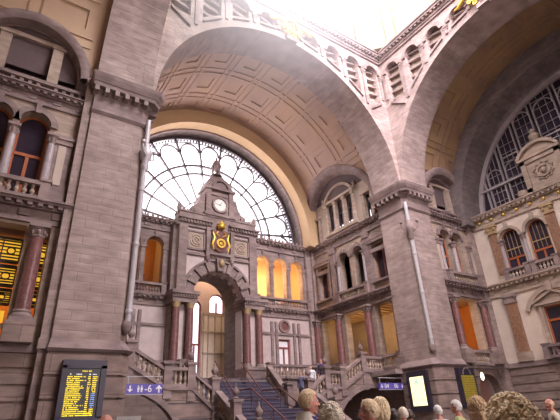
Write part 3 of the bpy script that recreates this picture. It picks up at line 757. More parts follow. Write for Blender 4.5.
# ------------------------------------------------------------ side walls of the short arms
def short_wall(fr, c, U0, U1, nm, mirror=1, lit='amber'):
    X = lambda a: c+mirror*(a+.55)     # written in the coordinates of the wall by the departures board
    def op(a, b, s, t, ar): p, q = sorted((X(a), X(b))); return (p, q, s, t, ar)
    m = MB(); base_ops = [op(-1.6, .6, 0, 2.5, .75)] if mirror < 0 else []
    if mirror < 0: m = MB(); storey(m, fr, U0, U1, 0, 3.8, [op(-2.1, .05, 0, 2.5, .9)], .5)
    else: storey(m, fr, U0, U1, 0, 3.8, [], .5)
    if mirror > 0: courses(m, fr, U0, U1, 0, 3.7)
    else:
        a = X(.05); courses(m, fr, U0, a, 0, 3.7); courses(m, fr, X(-2.1), U1, 0, 3.7)
    struct(m, 'wall_%s_base' % nm, 'rust', 'rusticated base wall %s' % nm.replace('_', ' '))
    m = MB().box(fr, U0, U1, 0, .14, 3.72, 3.95); struct(m, 'trim_%d' % tn(), 'stone_trim', 'ledge over the rusticated base, '+nm.replace('_', ' '))
    m = MB(); storey(m, fr, U0, U1, 3.95, 7.8, [op(-1.55, .62, 3.95, 7.7, False), op(-2.35, -2.1, 4.4, 7.7, False), op(1.1, 1.32, 4.4, 7.7, False)], .5)
    struct(m, 'wall_%s_lower' % nm, 'warm', 'wall round the large lit opening, '+nm.replace('_', ' '))
    entab(fr, U0, U1, 7.8, 8.55, .5, tn(), 'balcony cornice with triglyphs, '+nm.replace('_', ' '))
    m = MB(); storey(m, fr, U0, U1, 8.55, 12.45, [op(-1.55, -.55, 8.6, 11.6, True), op(-.35, .65, 8.6, 11.6, True)], .5)
    w = struct(m, 'wall_%s_upper' % nm, 'warm', 'buff wall with paired arches, '+nm.replace('_', ' '))
    t = MB()
    for u in (-1.05, .15): t.ring(fr, X(u), 11.6, .5, .68, 0, .12, 0, 180, 18); t.ring(fr, X(u), 11.6, .68, .74, 0, .06, 0, 180, 18); t.box(fr, X(u)-.09, X(u)+.09, 0, .2, 12.0, 12.45)
    for u in (1.15, -2.25):
        t.box(fr, X(u)-.3, X(u)+.3, 0, .12, 9.2, 10.95); t.box(fr, X(u)-.34, X(u)+.34, 0, .2, 8.6, 9.2)
        t.box(fr, X(u)-.36, X(u)+.36, 0, .22, 11.15, 11.3); t.box(fr, X(u)-.32, X(u)+.32, 0, .18, 10.95, 11.15)
    struct(t, 'arch_surround', 'stone_trim', None, w)
    t = MB()
    for u in (1.15, -2.25): t.box(fr, X(u)-.13, X(u)+.13, .12, .15, 9.3, 10.9)
    struct(t, 'pilaster_panel', 'cream', None, w)
    entab(fr, U0, U1, 12.45, 13.05, .35, tn(), 'upper cornice below the lunette, '+nm.replace('_', ' '), dp=.25)
    # pierced sill of the lunette
    m = MB(); m.box(fr, U0, U1, 0, -.3, 13.05, 13.15); m.box(fr, U0, U1, .05, -.3, 13.45, 13.6)
    k = 0; u = U0
    while u < U1: m.box(fr, u, min(U1, u+.13), 0, -.3, 13.15, 13.45); u += .28 if k % 4 else .6; k += 1
    m.box(fr, U0, U1, -.25, -.3, 13.1, 13.5)
    struct(m, 'trim_%d' % tn(), 'stone_trim', 'pierced stone sill of the lunette, '+nm.replace('_', ' '))
    r = 1.85
    m = MB().prism(fr, [(c+2.1*math.cos(PI*i/20), ZC+2.1*math.sin(PI*i/20)) for i in range(21)]+[(c-2.1, 13.5), (c+2.1, 13.5)], -.75, -.95)
    w = struct(m, 'wall_%s_lunette' % nm, 'dark', 'dim rear wall of the lunette, '+nm.replace('_', ' '))
    m = MB().ring(fr, c, ZC, 1.78, 2.1, 0, -.9, 0, 180, 28); struct(m, 'reveal', 'stone_trim', None, w)
    m = MB()
    for u in (X(-1.45), X(.35)): 
        m.box(fr, u-.19, u+.19, -.35, 0, 13.6, 15.4); m.box(fr, u-.23, u+.23, -.38, .04, 15.3, 15.42)
    m.box(fr, c-1.75, c+1.75, -.32, -.05, 15.42, 15.6); struct(m, 'lunette_post', 'warm', None, w)
    struct(MB().box(fr, U0-.1, U1+.1, -1.0, -1.25, 12.9, 17.2), 'leak_backing', 'dark', None, w)  # unseen box added to stop daylight leaking past the lunette
    # windows behind the arches
    for u in (-1.05, .15):
        sash(fr, X(u)-.5, X(u)+.5, 8.6, 11.6, -.4, wnn(), 'arched window with orange wooden frame, '+nm.replace('_', ' '), 'wood', True, transom=10.4)
    where = 'beside the departures board pier' if mirror > 0 else 'between the poster pier and the dark window'
    column(2.65, .14, 'greym', fr(X(-.45), .1, 8.65), 'slender grey marble column between paired arches '+where)
    column(2.65, .14, 'greym', fr(X(.78), .06, 8.65), 'slender grey marble column at the pier end of the arches '+where)
    balustrade(fr, min(X(-1.9), X(.85)), max(X(-1.9), X(.85)), .28, 8.5, 'buff balcony balustrade below the paired arches '+where, h=.42, pitch=.22)
    for u, l in ((.95, 'close to the pier'), (-1.9, 'away from the pier')):
        column(3.1, .22, 'red', fr(X(u), .2, 4.55), 'red marble column %s, %s' % (l, where))
        struct(MB().box(fr, X(u)-.4, X(u)+.4, -.1, .55, 3.95, 4.55), 'trim_%d' % tn(), 'rust', 'pedestal under the red column %s, %s' % (l, where))
    if mirror < 0: balustrade(fr, min(X(-1.5), X(.5)), max(X(-1.5), X(.5)), .1, 3.9, 'stone balustrade in the lit opening between the poster pier and the dark window')
short_wall(wallB, -.55, -3.0, 1.9, 'near_the_board', 1)
short_wall(wallB, 23.95, 21.5, 26.3, 'near_the_dark_window', -1)

# amber fretwork ceiling lights of the shop behind the opening by the departures board
def amber_shop():
    fr = wallB
    struct(MB().box(fr, -3, 1.9, -3.0, -3.2, 3.8, 8), 'wall_shop_rear', 'orange_cloth', 'orange-brown rear wall of the shop behind the large opening')
    struct(MB().box(fr, -3, 1.9, -.5, -3.2, 3.7, 3.95), 'trim_%d' % tn(), 'dark', 'raised shop floor behind the opening')
    struct(MB().box(fr, -3, 1.9, -.5, -3.2, 7.75, 7.95), 'ceiling_6', 'dark', 'dark shop ceiling above the amber panels')
    struct(MB().box(fr, 1.75, 1.9, -.5, -3.2, 3.8, 7.9), 'wall_shop_end', 'orange_cloth', 'orange shop end wall next to the departures board pier')
    i = 0
    for z0, z1, l in ((6.75, 7.6, 'highest'), (5.95, 6.65, 'middle'), (5.35, 5.85, 'lowest')):
        for a, b, s in ((-2.6, .62, 'wide'), (.98, 1.62, 'narrow')):
            t = thing('amber_light_panel', '%s amber lit fretwork panel in the shop opening, %s row of three' % (s, l), 'light panel', tuple(fr((a+b)/2, -1.1, z0)))
            MB().box(fr, a, b, -1.25, -1.2, z0, z1).build('lit_glass', 'amber', t)
            m = MB()
            m.box(fr, a, b, -1.2, -1.12, z0-.03, z0+.04); m.box(fr, a, b, -1.2, -1.12, z1-.04, z1+.03)
            nn = max(1, int((b-a)/.5)); w = (b-a)/nn
            for k in range(nn+1): m.box(fr, a+k*w-.02, a+k*w+.02, -1.2, -1.14, z0, z1)
            for k in range(nn):
                cc = a+(k+.5)*w; zc = (z0+z1)/2; hh = (z1-z0)/2
                m.ring(fr, cc, zc, .1, .14, -1.2, -1.14, 0, 360, 12)
                for dz in (-hh*.8, -hh*.55, -hh*.3, hh*.3, hh*.55, hh*.8): m.box(fr, a+k*w, a+(k+1)*w, -1.2, -1.15, zc+dz-.022, zc+dz+.022)
                m.tube([fr(cc-w/2, -1.17, zc), fr(cc-.12, -1.17, zc)], .02, 5); m.tube([fr(cc+w/2, -1.17, zc), fr(cc+.12, -1.17, zc)], .02, 5)
            m.build('fretwork', 'iron', t); i += 1
    l = bpy.data.lights.new('shop_light', 'AREA'); l.size = 2.5; l.size_y = 1.2; l.shape = 'RECTANGLE'; l.energy = 35; l.color = (1, .6, .2)
    o = bpy.data.objects.new('shop_light', l); COL.objects.link(o); o.location = fr(-.6, -2.0, 7.6)
    t = thing('shop_fascia', 'white and amber lit shop fascia low in the opening beside the departures board pier', 'shop sign', tuple(fr(-.6, -.9, 4.4)))
    MB().box(fr, -2.2, .55, -1.0, -.9, 4.75, 5.1).build('amber_band', 'amber', t)
    MB().box(fr, -2.2, .6, -1.0, -.88, 4.55, 4.7).build('white_band', 'white', t)
amber_shop()
# lit room behind the opening near the dark window
struct(MB().box(wallB, 21.5, 27, -2.8, -3.0, 3.8, 8), 'wall_arm_rear', 'orange_cloth', 'orange lit rear wall behind the opening near the dark window')
struct(MB().box(wallB, 21.5, 27, -.5, -3.0, 7.8, 8.0), 'ceiling_7', 'ochre', 'ceiling of the lit room near the dark window')
struct(MB().box(wallB, 21.5, 27, -.5, -3.0, 3.7, 3.9), 'trim_%d' % tn(), 'stone_trim', 'floor slab of the lit room near the dark window')
struct(MB().box(wallB, 26.3, 26.6, -.5, -3.0, 3.6, 8.0), 'wall_arm_room_end', 'orange_cloth', 'end wall of the lit room next to the dark window wall')
struct(MB().box(wallB, 21.3, 21.6, -.5, -3.0, 3.6, 8.0), 'wall_arm_room_pier_end', 'orange_cloth', 'end wall of the lit room next to the poster pier')
globe_lamp(tuple(wallB(23.6, -1.7, 7.0)), 7.8, 'warm globe lamp in the opening between poster pier and dark window', 60)

# ------------------------------------------------------------ arcade screen under the fanlight
SCX = CX
def wing(sgn, nm):
    X = lambda d: SCX+sgn*d; fr = screen
    def op(a, b, s, t, ar): p, q = sorted((X(a), X(b))); return (p, q, s, t, ar)
    a0, a1 = sorted((X(2.85), X(8.2)))
    m = MB(); storey(m, fr, a0, a1, 0, 7.9, [op(4.95, 5.85, 4.3, 6.5, False)], .5)
    struct(m, 'wall_screen_%s' % nm, 'pink', 'pale marble wall under the arcade %s' % nm)
    t = MB()
    for d in (4.4, 4.75, 6.2, 6.6, 7.9): t.box(fr, X(d)-.09, X(d)+.09, 0, .12, 4.3, 7.6)
    t.box(fr, a0, a1, 0, .1, 6.75, 6.9); t.box(fr, a0, a1, 0, .16, 3.8, 4.35)
    t.ring(fr, X(5.4), 7.35, .3, .44, 0, .14, 0, 360, 24)
    struct(t, 'trim_%d' % tn(), 'stone_trim', 'grey stone strips and round window ring on the screen wall %s' % nm)
    t = MB().ring(fr, X(5.4), 7.35, .01, .3, 0, .05, 0, 360, 20); struct(t, 'window_%d' % wnn(), 'red', 'small round dark red window on the screen wall %s' % nm)
    sash(fr, min(X(4.95), X(5.85)), max(X(4.95), X(5.85)), 4.35, 6.5, -.2, wnn(), 'red framed glazed door with pale panes under the arcade %s' % nm, 'redwood', False, 'white', transom=5.9)
    entab(fr, a0, a1, 7.9, 8.5, .35, tn(), 'balcony cornice of the arcade %s' % nm)
    m = MB(); ops = [op(d-.55, d+.55, 8.55, 11.6, True) for d in (3.85, 5.28, 6.71)]
    storey(m, fr, a0, a1, 8.5, 12.6, ops, .45)
    w = struct(m, 'wall_arcade_%s' % nm, 'stone_trim', 'grey arcade wall %s' % nm)
    t = MB()
    for d in (3.85, 5.28, 6.71): t.ring(fr, X(d), 11.6, .55, .7, 0, .12, 0, 180, 18); t.box(fr, X(d)-.08, X(d)+.08, 0, .18, 12.1, 12.5)
    for d in (3.2, 4.56, 6.0, 7.42): t.box(fr, X(d)-.12, X(d)+.12, -.05, .1, 8.6, 11.4); t.box(fr, X(d)-.18, X(d)+.18, -.05, .16, 11.35, 11.6)
    t.box(fr, min(X(7.5), X(8.2)), max(X(7.5), X(8.2)), 0, .2, 8.5, 12.6)
    struct(t, 'arch_surround', 'stone_trim', None, w)
    entab(fr, a0, a1, 12.6, 13.3, .4, tn(), 'crested cornice over the arcade %s' % nm)
    t = MB()
    for i in range(int((a1-a0)/.32)):
        u = a0+.16+i*.32; t.prism(fr, [(u-.12, 13.3), (u+.12, 13.3), (u+.08, 13.45), (u, 13.62), (u-.08, 13.45)], .1, .22)
    struct(t, 'trim_%d' % tn(), 'stone_trim', 'small leaf cresting on the arcade cornice %s' % nm)
    balustrade(fr, a0+.35, a1-.7 if sgn > 0 else a1-.35, .15, 8.5, 'stone balustrade along the arcade %s' % nm, h=.42, pitch=.17, mat='stone_trim')
    # arcade room
    struct(MB().box(fr, a0, a1, -2.6, -2.8, 8.3, 13.2), 'wall_arcade_rear_%s' % nm, 'orange_cloth' if sgn < 0 else 'ochre_light', 'glowing rear wall of the arcade %s' % nm)
    struct(MB().box(fr, a0, a1, -.45, -2.8, 12.9, 13.1), 'ceiling_%d' % (9+sgn), 'ochre_light', 'ceiling of the arcade %s' % nm)
    struct(MB().box(fr, a0, a1, -.45, -2.8, 8.2, 8.5), 'trim_%d' % tn(), 'stone_trim', 'floor slab of the arcade %s' % nm)
    for e in (a0, a1-.12): struct(MB().box(fr, e, e+.12, -.45, -2.8, 8.3, 13.1), 'wall_arcade_end_%s' % nm, 'ochre_light', 'end wall of the arcade room %s' % nm if e == a0 else 'other end wall of the arcade room %s' % nm)
    if sgn > 0:
        for i, (d, l) in enumerate(((3.85, 'first arch beside the clock portal'), (5.28, 'middle arch right of the clock portal'), (6.71, 'arch in the corner'))):
            globe_lamp(tuple(fr(X(d), -1.2, 11.2)), 12.9, 'warm globe lamp hanging behind the '+l, (260, 180, 60)[i])
            m = MB(); sash(fr, X(d)-.35, X(d)+.35, 8.6, 10.0, -2.5, wnn(), 'brown framed door in the arcade room, '+l, 'wood', False, 'white', transom=9.5)
    else:
        for d, l in ((4.2, 'beside the portal'), (5.7, 'next to the board pier')):
            sash(fr, X(d)-.6, X(d)+.6, 8.6, 10.5, -2.45, wnn(), 'dark red framed window with pale panes inside the arcade, '+l, 'redwood', False, 'greypane', transom=9.6)
        globe_lamp(tuple(fr(X(5.3), -1.6, 12.3)), 12.9, 'warm globe lamp behind the arcade beside the departures board pier', 45)
wing(1, 'beside_the_long_side_wall'); wing(-1, 'beside_the_board_pier')
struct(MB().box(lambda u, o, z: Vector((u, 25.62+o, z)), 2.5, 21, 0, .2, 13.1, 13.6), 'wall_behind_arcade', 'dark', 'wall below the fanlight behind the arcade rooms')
# corner strips
def strip(fr, u0, u1, z0, z1, label, proj=.25, mat='stone'):
    m = MB().box(fr, u0, u1, 0, proj, z0, z1); m.box(fr, u0-.04, u1+.04, 0, proj+.06, z1-.3, z1); m.box(fr, u0-.04, u1+.04, 0, proj+.08, 3.8, 4.1)
    struct(m, 'trim_%d' % tn(), mat, label)
strip(screen, 19.25, 19.9, 0, 13.9, 'tall grey corner strip between the clock screen and the long side wall')
strip(screen, 3.5, 4.1, 0, 13.9, 'tall grey corner strip of the clock screen behind the board pier')
strip(wallA, 24.25, 24.7, 0, 13.9, 'tall grey corner strip on the long side wall')
strip(wallB, 25.75, 26.3, 0, 13.5, 'tall grey corner strip beside the dark window wall')
strip(wallB, 1.55, 1.88, 0, 14.1, 'grey strip beside the departures board pier', .4)
strip(wallB, 21.4, 21.75, 0, 14.1, 'grey strip beside the lit poster pier', .12)

# ------------------------------------------------------------ clock portal
def portal():
    y0 = 0.8      # how far the portal stands in front of the screen
    fr = lambda u, o, z: Vector((CX+.04+u, 24.7-y0-o, z))
    t = thing('clock_portal', 'tall grey stone portal with a clock, gilded arms and a great archway above the stairs', 'portal', tuple(fr(0, -.7, 3.8)))
    r = 1.65; zs = 8.55
    m = MB(); storey(m, fr, -2.75, 2.75, 3.8, 13.0, [(-r, r, 3.8, zs, True)], y0); m.build('body', 'pink', t)
    for s in (-1, 1):
        m = MB()
        a, b = sorted((s*2.2, s*2.75)); m.box(fr, a, b, 0, .18, 8.6, 12.9)
        a, b = sorted((s*1.6, s*3.05))
        m.box(fr, a, b, -.8, .62, 3.8, 4.45); m.box(fr, a+.02, b-.02, -.8, .68, 4.35, 4.5)
        m.box(fr, a, b, -.8, .55, 7.95, 8.2); m.box(fr, a-.04, b+.04, -.8, .62, 8.2, 8.4); m.box(fr, a-.12, b+.12, -.8, .75, 8.4, 8.6)
        dentils(m, fr, a, b, .6, .7, 8.28, 8.4, .16, .08)
        a, b = sorted((s*1.7, s*2.9)); m.box(fr, a, b, -.8, .02, 4.45, 7.95)
        a, b = sorted((s*2.75, s*3.0)); m.box(fr, a, b, -.8, -.2, 8.6, 12.9)
        m.build('side_pier', 'stone_trim', t)
    for s in (-1, 1): a, b = sorted((s*2.2, s*2.7)); MB().box(fr, a, b, .02, .08, 4.6, 7.9).build('marble_panel', 'pink', t)
    for s in (-1, 1):
        for d in (1.88, 2.73):
            c = fr(s*d, .3, 4.5)
            sh = MB().lathe(c+Vector((0, 0, .2)), [(.21, 0), (.21, 1.2), (.19, 3.0)], 20).build('portal_column', 'red', t, True)
            MB().lathe(c+Vector((0, 0, 3.15)), [(.19, 0), (.2, .04), (.21, .12), (.25, .22), (.27, .3)], 16).build('capital', 'gilt', sh, True)
            MB().lathe(c, [(.3, 0), (.3, .06), (.24, .12), (.26, .17), (.21, .22)], 16).build('base', 'stone_trim', sh, True)
    # voussoir arch: alternate blocks stand proud
    m = MB()
    n = 17
    for i in range(n):
        a0, a1 = 180*i/n, 180*(i+1)/n
        m.ring(fr, 0, zs, r, r+(.62 if i % 2 == 0 else .5), -.3, (.22 if i % 2 == 0 else .1), a0+.5, a1-.5, 3)
    m.build('arch_blocks', 'stone_trim', t)
    m = MB()
    for i in range(n): 
        if i % 2: MB().ring(fr, 0, zs, r-.12, r+.02, -y0, -.35, 180*i/n, 180*(i+1)/n, 3).build('inner_arch_block', 'stone_trim', t)
    MB().ring(fr, 0, zs, r+.64, r+.76, 0, .2, 0, 180, 36).build('arch_moulding', 'stone_trim', t)
    m = MB().prism(fr, [(-.2, zs+r-.05), (.2, zs+r-.05), (.3, zs+r+.75), (-.3, zs+r+.75)], 0, .42); m.build('keystone', 'stone_trim', t)
    MB().lathe(fr(0, .46, zs+r+.4), [(.05, -.22), (.17, -.1), (.19, .1), (.12, .25)], 10).build('keystone_mask', 'gilt', t, True)
    # relief panels
    for s in (-1, 1):
        p = MB().box(fr, s*1.6-.55, s*1.6+.55, 0, .05, 11.45, 12.6).build('relief_panel', 'warm', t)
        m = MB()
        for a, b, c, d in ((-.62, -.5, 11.38, 12.68), (.5, .62, 11.38, 12.68), (-.62, .62, 11.38, 11.5), (-.62, .62, 12.56, 12.68)): m.box(fr, s*1.6+a, s*1.6+b, 0, .12, c, d)
        m.build('frame', 'stone_trim', p)
        m = MB().ring(fr, s*1.6, 12.02, .18, .25, .05, .12, 0, 360, 16); m.ring(fr, s*1.6, 12.02, .36, .4, .05, .1, 20, 340, 18)
        for q in range(4): m.tube([fr(s*1.6, .08, 12.02), fr(s*1.6+.4*math.cos(q*PI/2+.8), .08, 12.02+.4*math.sin(q*PI/2+.8))], .03, 6)
        m.build('carving', 'warm', p)
    m = MB().box(fr, -2.75, 2.75, 0, .14, 11.05, 11.2)
    for s in (-1, 1): m.box(fr, s*.85-.12, s*.85+.12, 0, .3, 10.8, 13.0); m.lathe(fr(s*.85, .25, 10.75), [(.02, -.1), (.14, .1), (.16, .25)], 8)
    m.build('string_course', 'stone_trim', t)
    # coat of arms
    c = MB().box(fr, -.72, .72, 0, .3, 11.2, 11.36).build('arms_ledge', 'stone_trim', t)
    sh = MB().prism(fr, [(-.55, 12.9), (.55, 12.9), (.6, 12.1), (.4, 11.6), (0, 11.38), (-.4, 11.6), (-.6, 12.1)], .1, .3).build('coat_of_arms', 'red', t)
    m = MB().ring(fr, 0, 12.0, .2, .31, .3, .42, 0, 360, 20); m.ring(fr, 0, 12.0, .02, .1, .3, .4, 0, 360, 10)
    for s in (-1, 1):
        m.tube([fr(s*.5, .35, 11.5), fr(s*.62, .38, 11.9), fr(s*.45, .36, 12.3), fr(s*.58, .36, 12.7)], [.05, .08, .07, .04], 8)
        m.tube([fr(s*.1, .35, 12.45), fr(s*.35, .38, 12.62), fr(s*.2, .36, 12.8)], .045, 8)
    m.build('gilt_ornament', 'gold', sh, True)
    m = MB().lathe(fr(0, .38, 13.0), [(.2, 0), (.27, .08), (.24, .15), (.3, .3), (.18, .4), (.06, .48), (.07, .56), (.01, .62)], 10)
    m.build('gilt_crown', 'gold', sh, True)
    # main cornice and attic
    m = MB()
    for s in ((-2.8, -.6), (.6, 2.8)):
        for z0, z1, o in ((12.9, 13.1, .15), (13.1, 13.3, .25), (13.3, 13.45, .42)): m.box(fr, s[0]-(.1 if s[0] < 0 else 0), s[1]+(.1 if s[1] > 0 and s[0] > 0 else 0), -.8, o, z0, z1)
    m.box(fr, -.62, .62, -.8, .1, 12.9, 13.45); dentils(m, fr, -2.8, -.7, .2, .34, 13.12, 13.3, .2, .1); dentils(m, fr, .7, 2.8, .2, .34, 13.12, 13.3, .2, .1)
    m.box(fr, -2.75, 2.75, -.8, .1, 13.45, 13.85); m.box(fr, -2.8, 2.8, -.8, .16, 13.85, 13.95)
    m.build('cornice', 'stone_trim', t)
    for s in (-1, 1):
        for i in range(9): u = s*(1.5+i*.15); MB().prism(fr, [(u-.07, 13.95), (u+.07, 13.95), (u, 14.18)], -.1, .05).build('cresting_leaf', 'stone_trim', t)
        MB().lathe(fr(s*2.75, -.1, 13.45), [(.14, 0), (.16, .08), (.07, .16), (.17, .7), (.12, .98), (.04, 1.1), (.01, 1.35)], 10).build('urn', 'stone_trim', t, True)
    # clock storey
    m = MB().box(fr, -.95, .95, -1.0, .05, 13.95, 16.0); m.box(fr, -1.02, -.66, -1.0, .18, 13.95, 15.9); m.box(fr, .66, 1.02, -1.0, .18, 13.95, 15.9)
    m.box(fr, -1.12, 1.12, -1.1, .28, 15.9, 16.08); m.box(fr, -1.15, 1.15, -1.0, .24, 13.95, 14.15); m.box(fr, -.62, .62, 0, .14, 15.5, 15.6)
    for s in (-1, 1):
        pts = [(s*1.0, 14.0), (s*2.0, 14.0), (s*1.95, 14.4), (s*1.62, 14.6), (s*1.45, 15.0), (s*1.36, 15.4), (s*1.0, 15.6)]
        m.prism(fr, pts, -.9, -.05); m.ring(fr, s*1.82, 14.2, .03, .2, -.1, .05, 0, 360, 14)
    m.build('clock_storey', 'stone_trim', t)
    cf = MB().ring(fr, 0, 14.85, .02, .46, .05, .12, 0, 360, 32).build('clock_face', 'clockface', t)
    MB().ring(fr, 0, 14.85, .46, .6, .05, .2, 0, 360, 32).build('bezel', 'stone_trim', cf)
    m = MB()
    for a, l, w in ((55, .26, .025), (172, .36, .018)):
        a = math.radians(a); d = Vector((math.cos(a), 0, math.sin(a))); n = Vector((-d.z, 0, d.x))*w
        m.prism(fr, [((d*-.06+n).x, 14.85+(d*-.06+n).z), ((d*l+n*.5).x, 14.85+(d*l+n*.5).z), ((d*l-n*.5).x, 14.85+(d*l-n*.5).z), ((d*-.06-n).x, 14.85+(d*-.06-n).z)], .12, .135)
    m.build('hands', 'black', cf)
    m = MB()
    for k in range(12):
        a = k*PI/6; q = Vector((math.cos(a), math.sin(a)))
        m.prism(fr, [(q.x*.38-q.y*.012, 14.85+q.y*.38+q.x*.012), (q.x*.44-q.y*.012, 14.85+q.y*.44+q.x*.012), (q.x*.44+q.y*.012, 14.85+q.y*.44-q.x*.012), (q.x*.38+q.y*.012, 14.85+q.y*.38-q.x*.012)], .12, .13)
    m.build('hour_marks', 'black', cf)
    # curved roof, lantern and finial
    pr_ = [(1.0, 16.08), (.97, 16.3), (.88, 16.6), (.7, 16.9), (.5, 17.12), (.4, 17.3)]
    vs = []; 
    for rr, z in pr_:
        for (a, b) in ((-1, -1), (1, -1), (1, 1), (-1, 1)): vs.append(fr(a*rr, -.55+b*rr*.62, z))
    fs = [[j*4+i, j*4+(i+1) % 4, (j+1)*4+(i+1) % 4, (j+1)*4+i] for j in range(len(pr_)-1) for i in range(4)]+[[0, 1, 2, 3], [20, 21, 22, 23]]
    m = MB().add(vs, fs); m.build('roof', 'stone_trim', t)
    m = MB().ring(fr, 0, 16.08, .5, .62, -.1, .3, 0, 180, 14); m.prism(fr, [(-.5, 16.08), (.5, 16.08), (.35, 16.42), (0, 16.56), (-.35, 16.42)], -.2, .2); m.build('roof_gable', 'stone_trim', t)
    ce = fr(-.05, -.45, 17.3)
    m = MB().lathe(ce, [(.4, 0), (.42, .08), (.36, .12)], 12)
    for k in range(6): a = k*PI/3; m.tube([ce+Vector((.27*math.cos(a), .27*math.sin(a), .1)), ce+Vector((.26*math.cos(a), .26*math.sin(a), .85))], .055, 6)
    m.lathe(ce+Vector((0, 0, .8)), [(.36, 0), (.39, .06), (.31, .14), (.29, .3), (.2, .48), (.07, .58), (.09, .68), (.04, .78), (.02, 1.05)], 12)
    m.build('lantern', 'stone_trim', t, True)
portal()
# the bright vestibule seen through the archway
m = MB().box(WF, 9.6, 9.8, 24.7, 29, 3.8, 13); m.box(WF, 14.6, 14.8, 24.7, 29, 3.8, 13)
struct(m, 'wall_vestibule', 'vest', 'cream side walls of the vestibule beyond the portal arch')
m = MB(); fv = lambda u, o, z: Vector((u, 28.0-o, z)); storey(m, fv, 9.6, 14.8, 3.8, 13, [(11.75, 12.5, 4.2, 9.0, True), (13.1, 14.3, 8.6, 9.4, True)], .3)
struct(m, 'wall_vestibule_rear', 'vest', 'cream rear wall of the vestibule with a tall bright window')
m = MB()
for u in (12.7, 13.05, 13.55, 14.05, 14.4): m.box(fv, u-.04, u+.04, 0, .08, 4.3, 8.6)
for z in (4.3, 5.9, 7.3, 8.5): m.box(fv, 12.6, 14.5, 0, .08, z-.05, z+.05)
tw = struct(m, 'trim_%d' % tn(), 'warm', 'buff bars built as window-bar shadow on the vestibule wall'); struct(MB().box(fv, 12.62, 14.48, 0, .03, 4.3, 8.55), 'panel', 'cream_bright', None, tw)  # bars and bright backing stand in for a lit wall with window-bar shadow
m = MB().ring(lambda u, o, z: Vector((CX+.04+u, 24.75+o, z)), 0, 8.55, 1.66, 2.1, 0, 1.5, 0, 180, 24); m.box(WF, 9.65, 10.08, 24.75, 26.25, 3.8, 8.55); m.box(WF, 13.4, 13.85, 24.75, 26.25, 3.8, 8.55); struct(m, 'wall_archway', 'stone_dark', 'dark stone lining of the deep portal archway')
sash(fv, 11.75, 12.5, 4.2, 9.0, -.15, wnn(), 'tall bright arched window with red frame seen through the portal arch', 'redwood', True, 'paneglass', transom=6.4)
sash(fv, 13.1, 14.3, 8.6, 9.4, -.15, wnn(), 'half-round bright window above the cream vestibule panel', 'redwood', True, 'paneglass')
struct(MB().box(WF, 9.6, 14.8, 24.7, 29, 12.8, 13.0), 'ceiling_11', 'cream', 'ceiling of the vestibule beyond the portal arch')
struct(MB().box(WF, 9.6, 14.8, 24.7, 29, 3.6, 3.8), 'trim_%d' % tn(), 'stone_trim', 'floor of the vestibule beyond the portal arch')
l = bpy.data.lights.new('vestibule_light', 'AREA'); l.size = 2.5; l.energy = 230; l.color = (1, .82, .6)
o = bpy.data.objects.new('vestibule_light', l); COL.objects.link(o); o.location = (12.8, 26.9, 12.3)

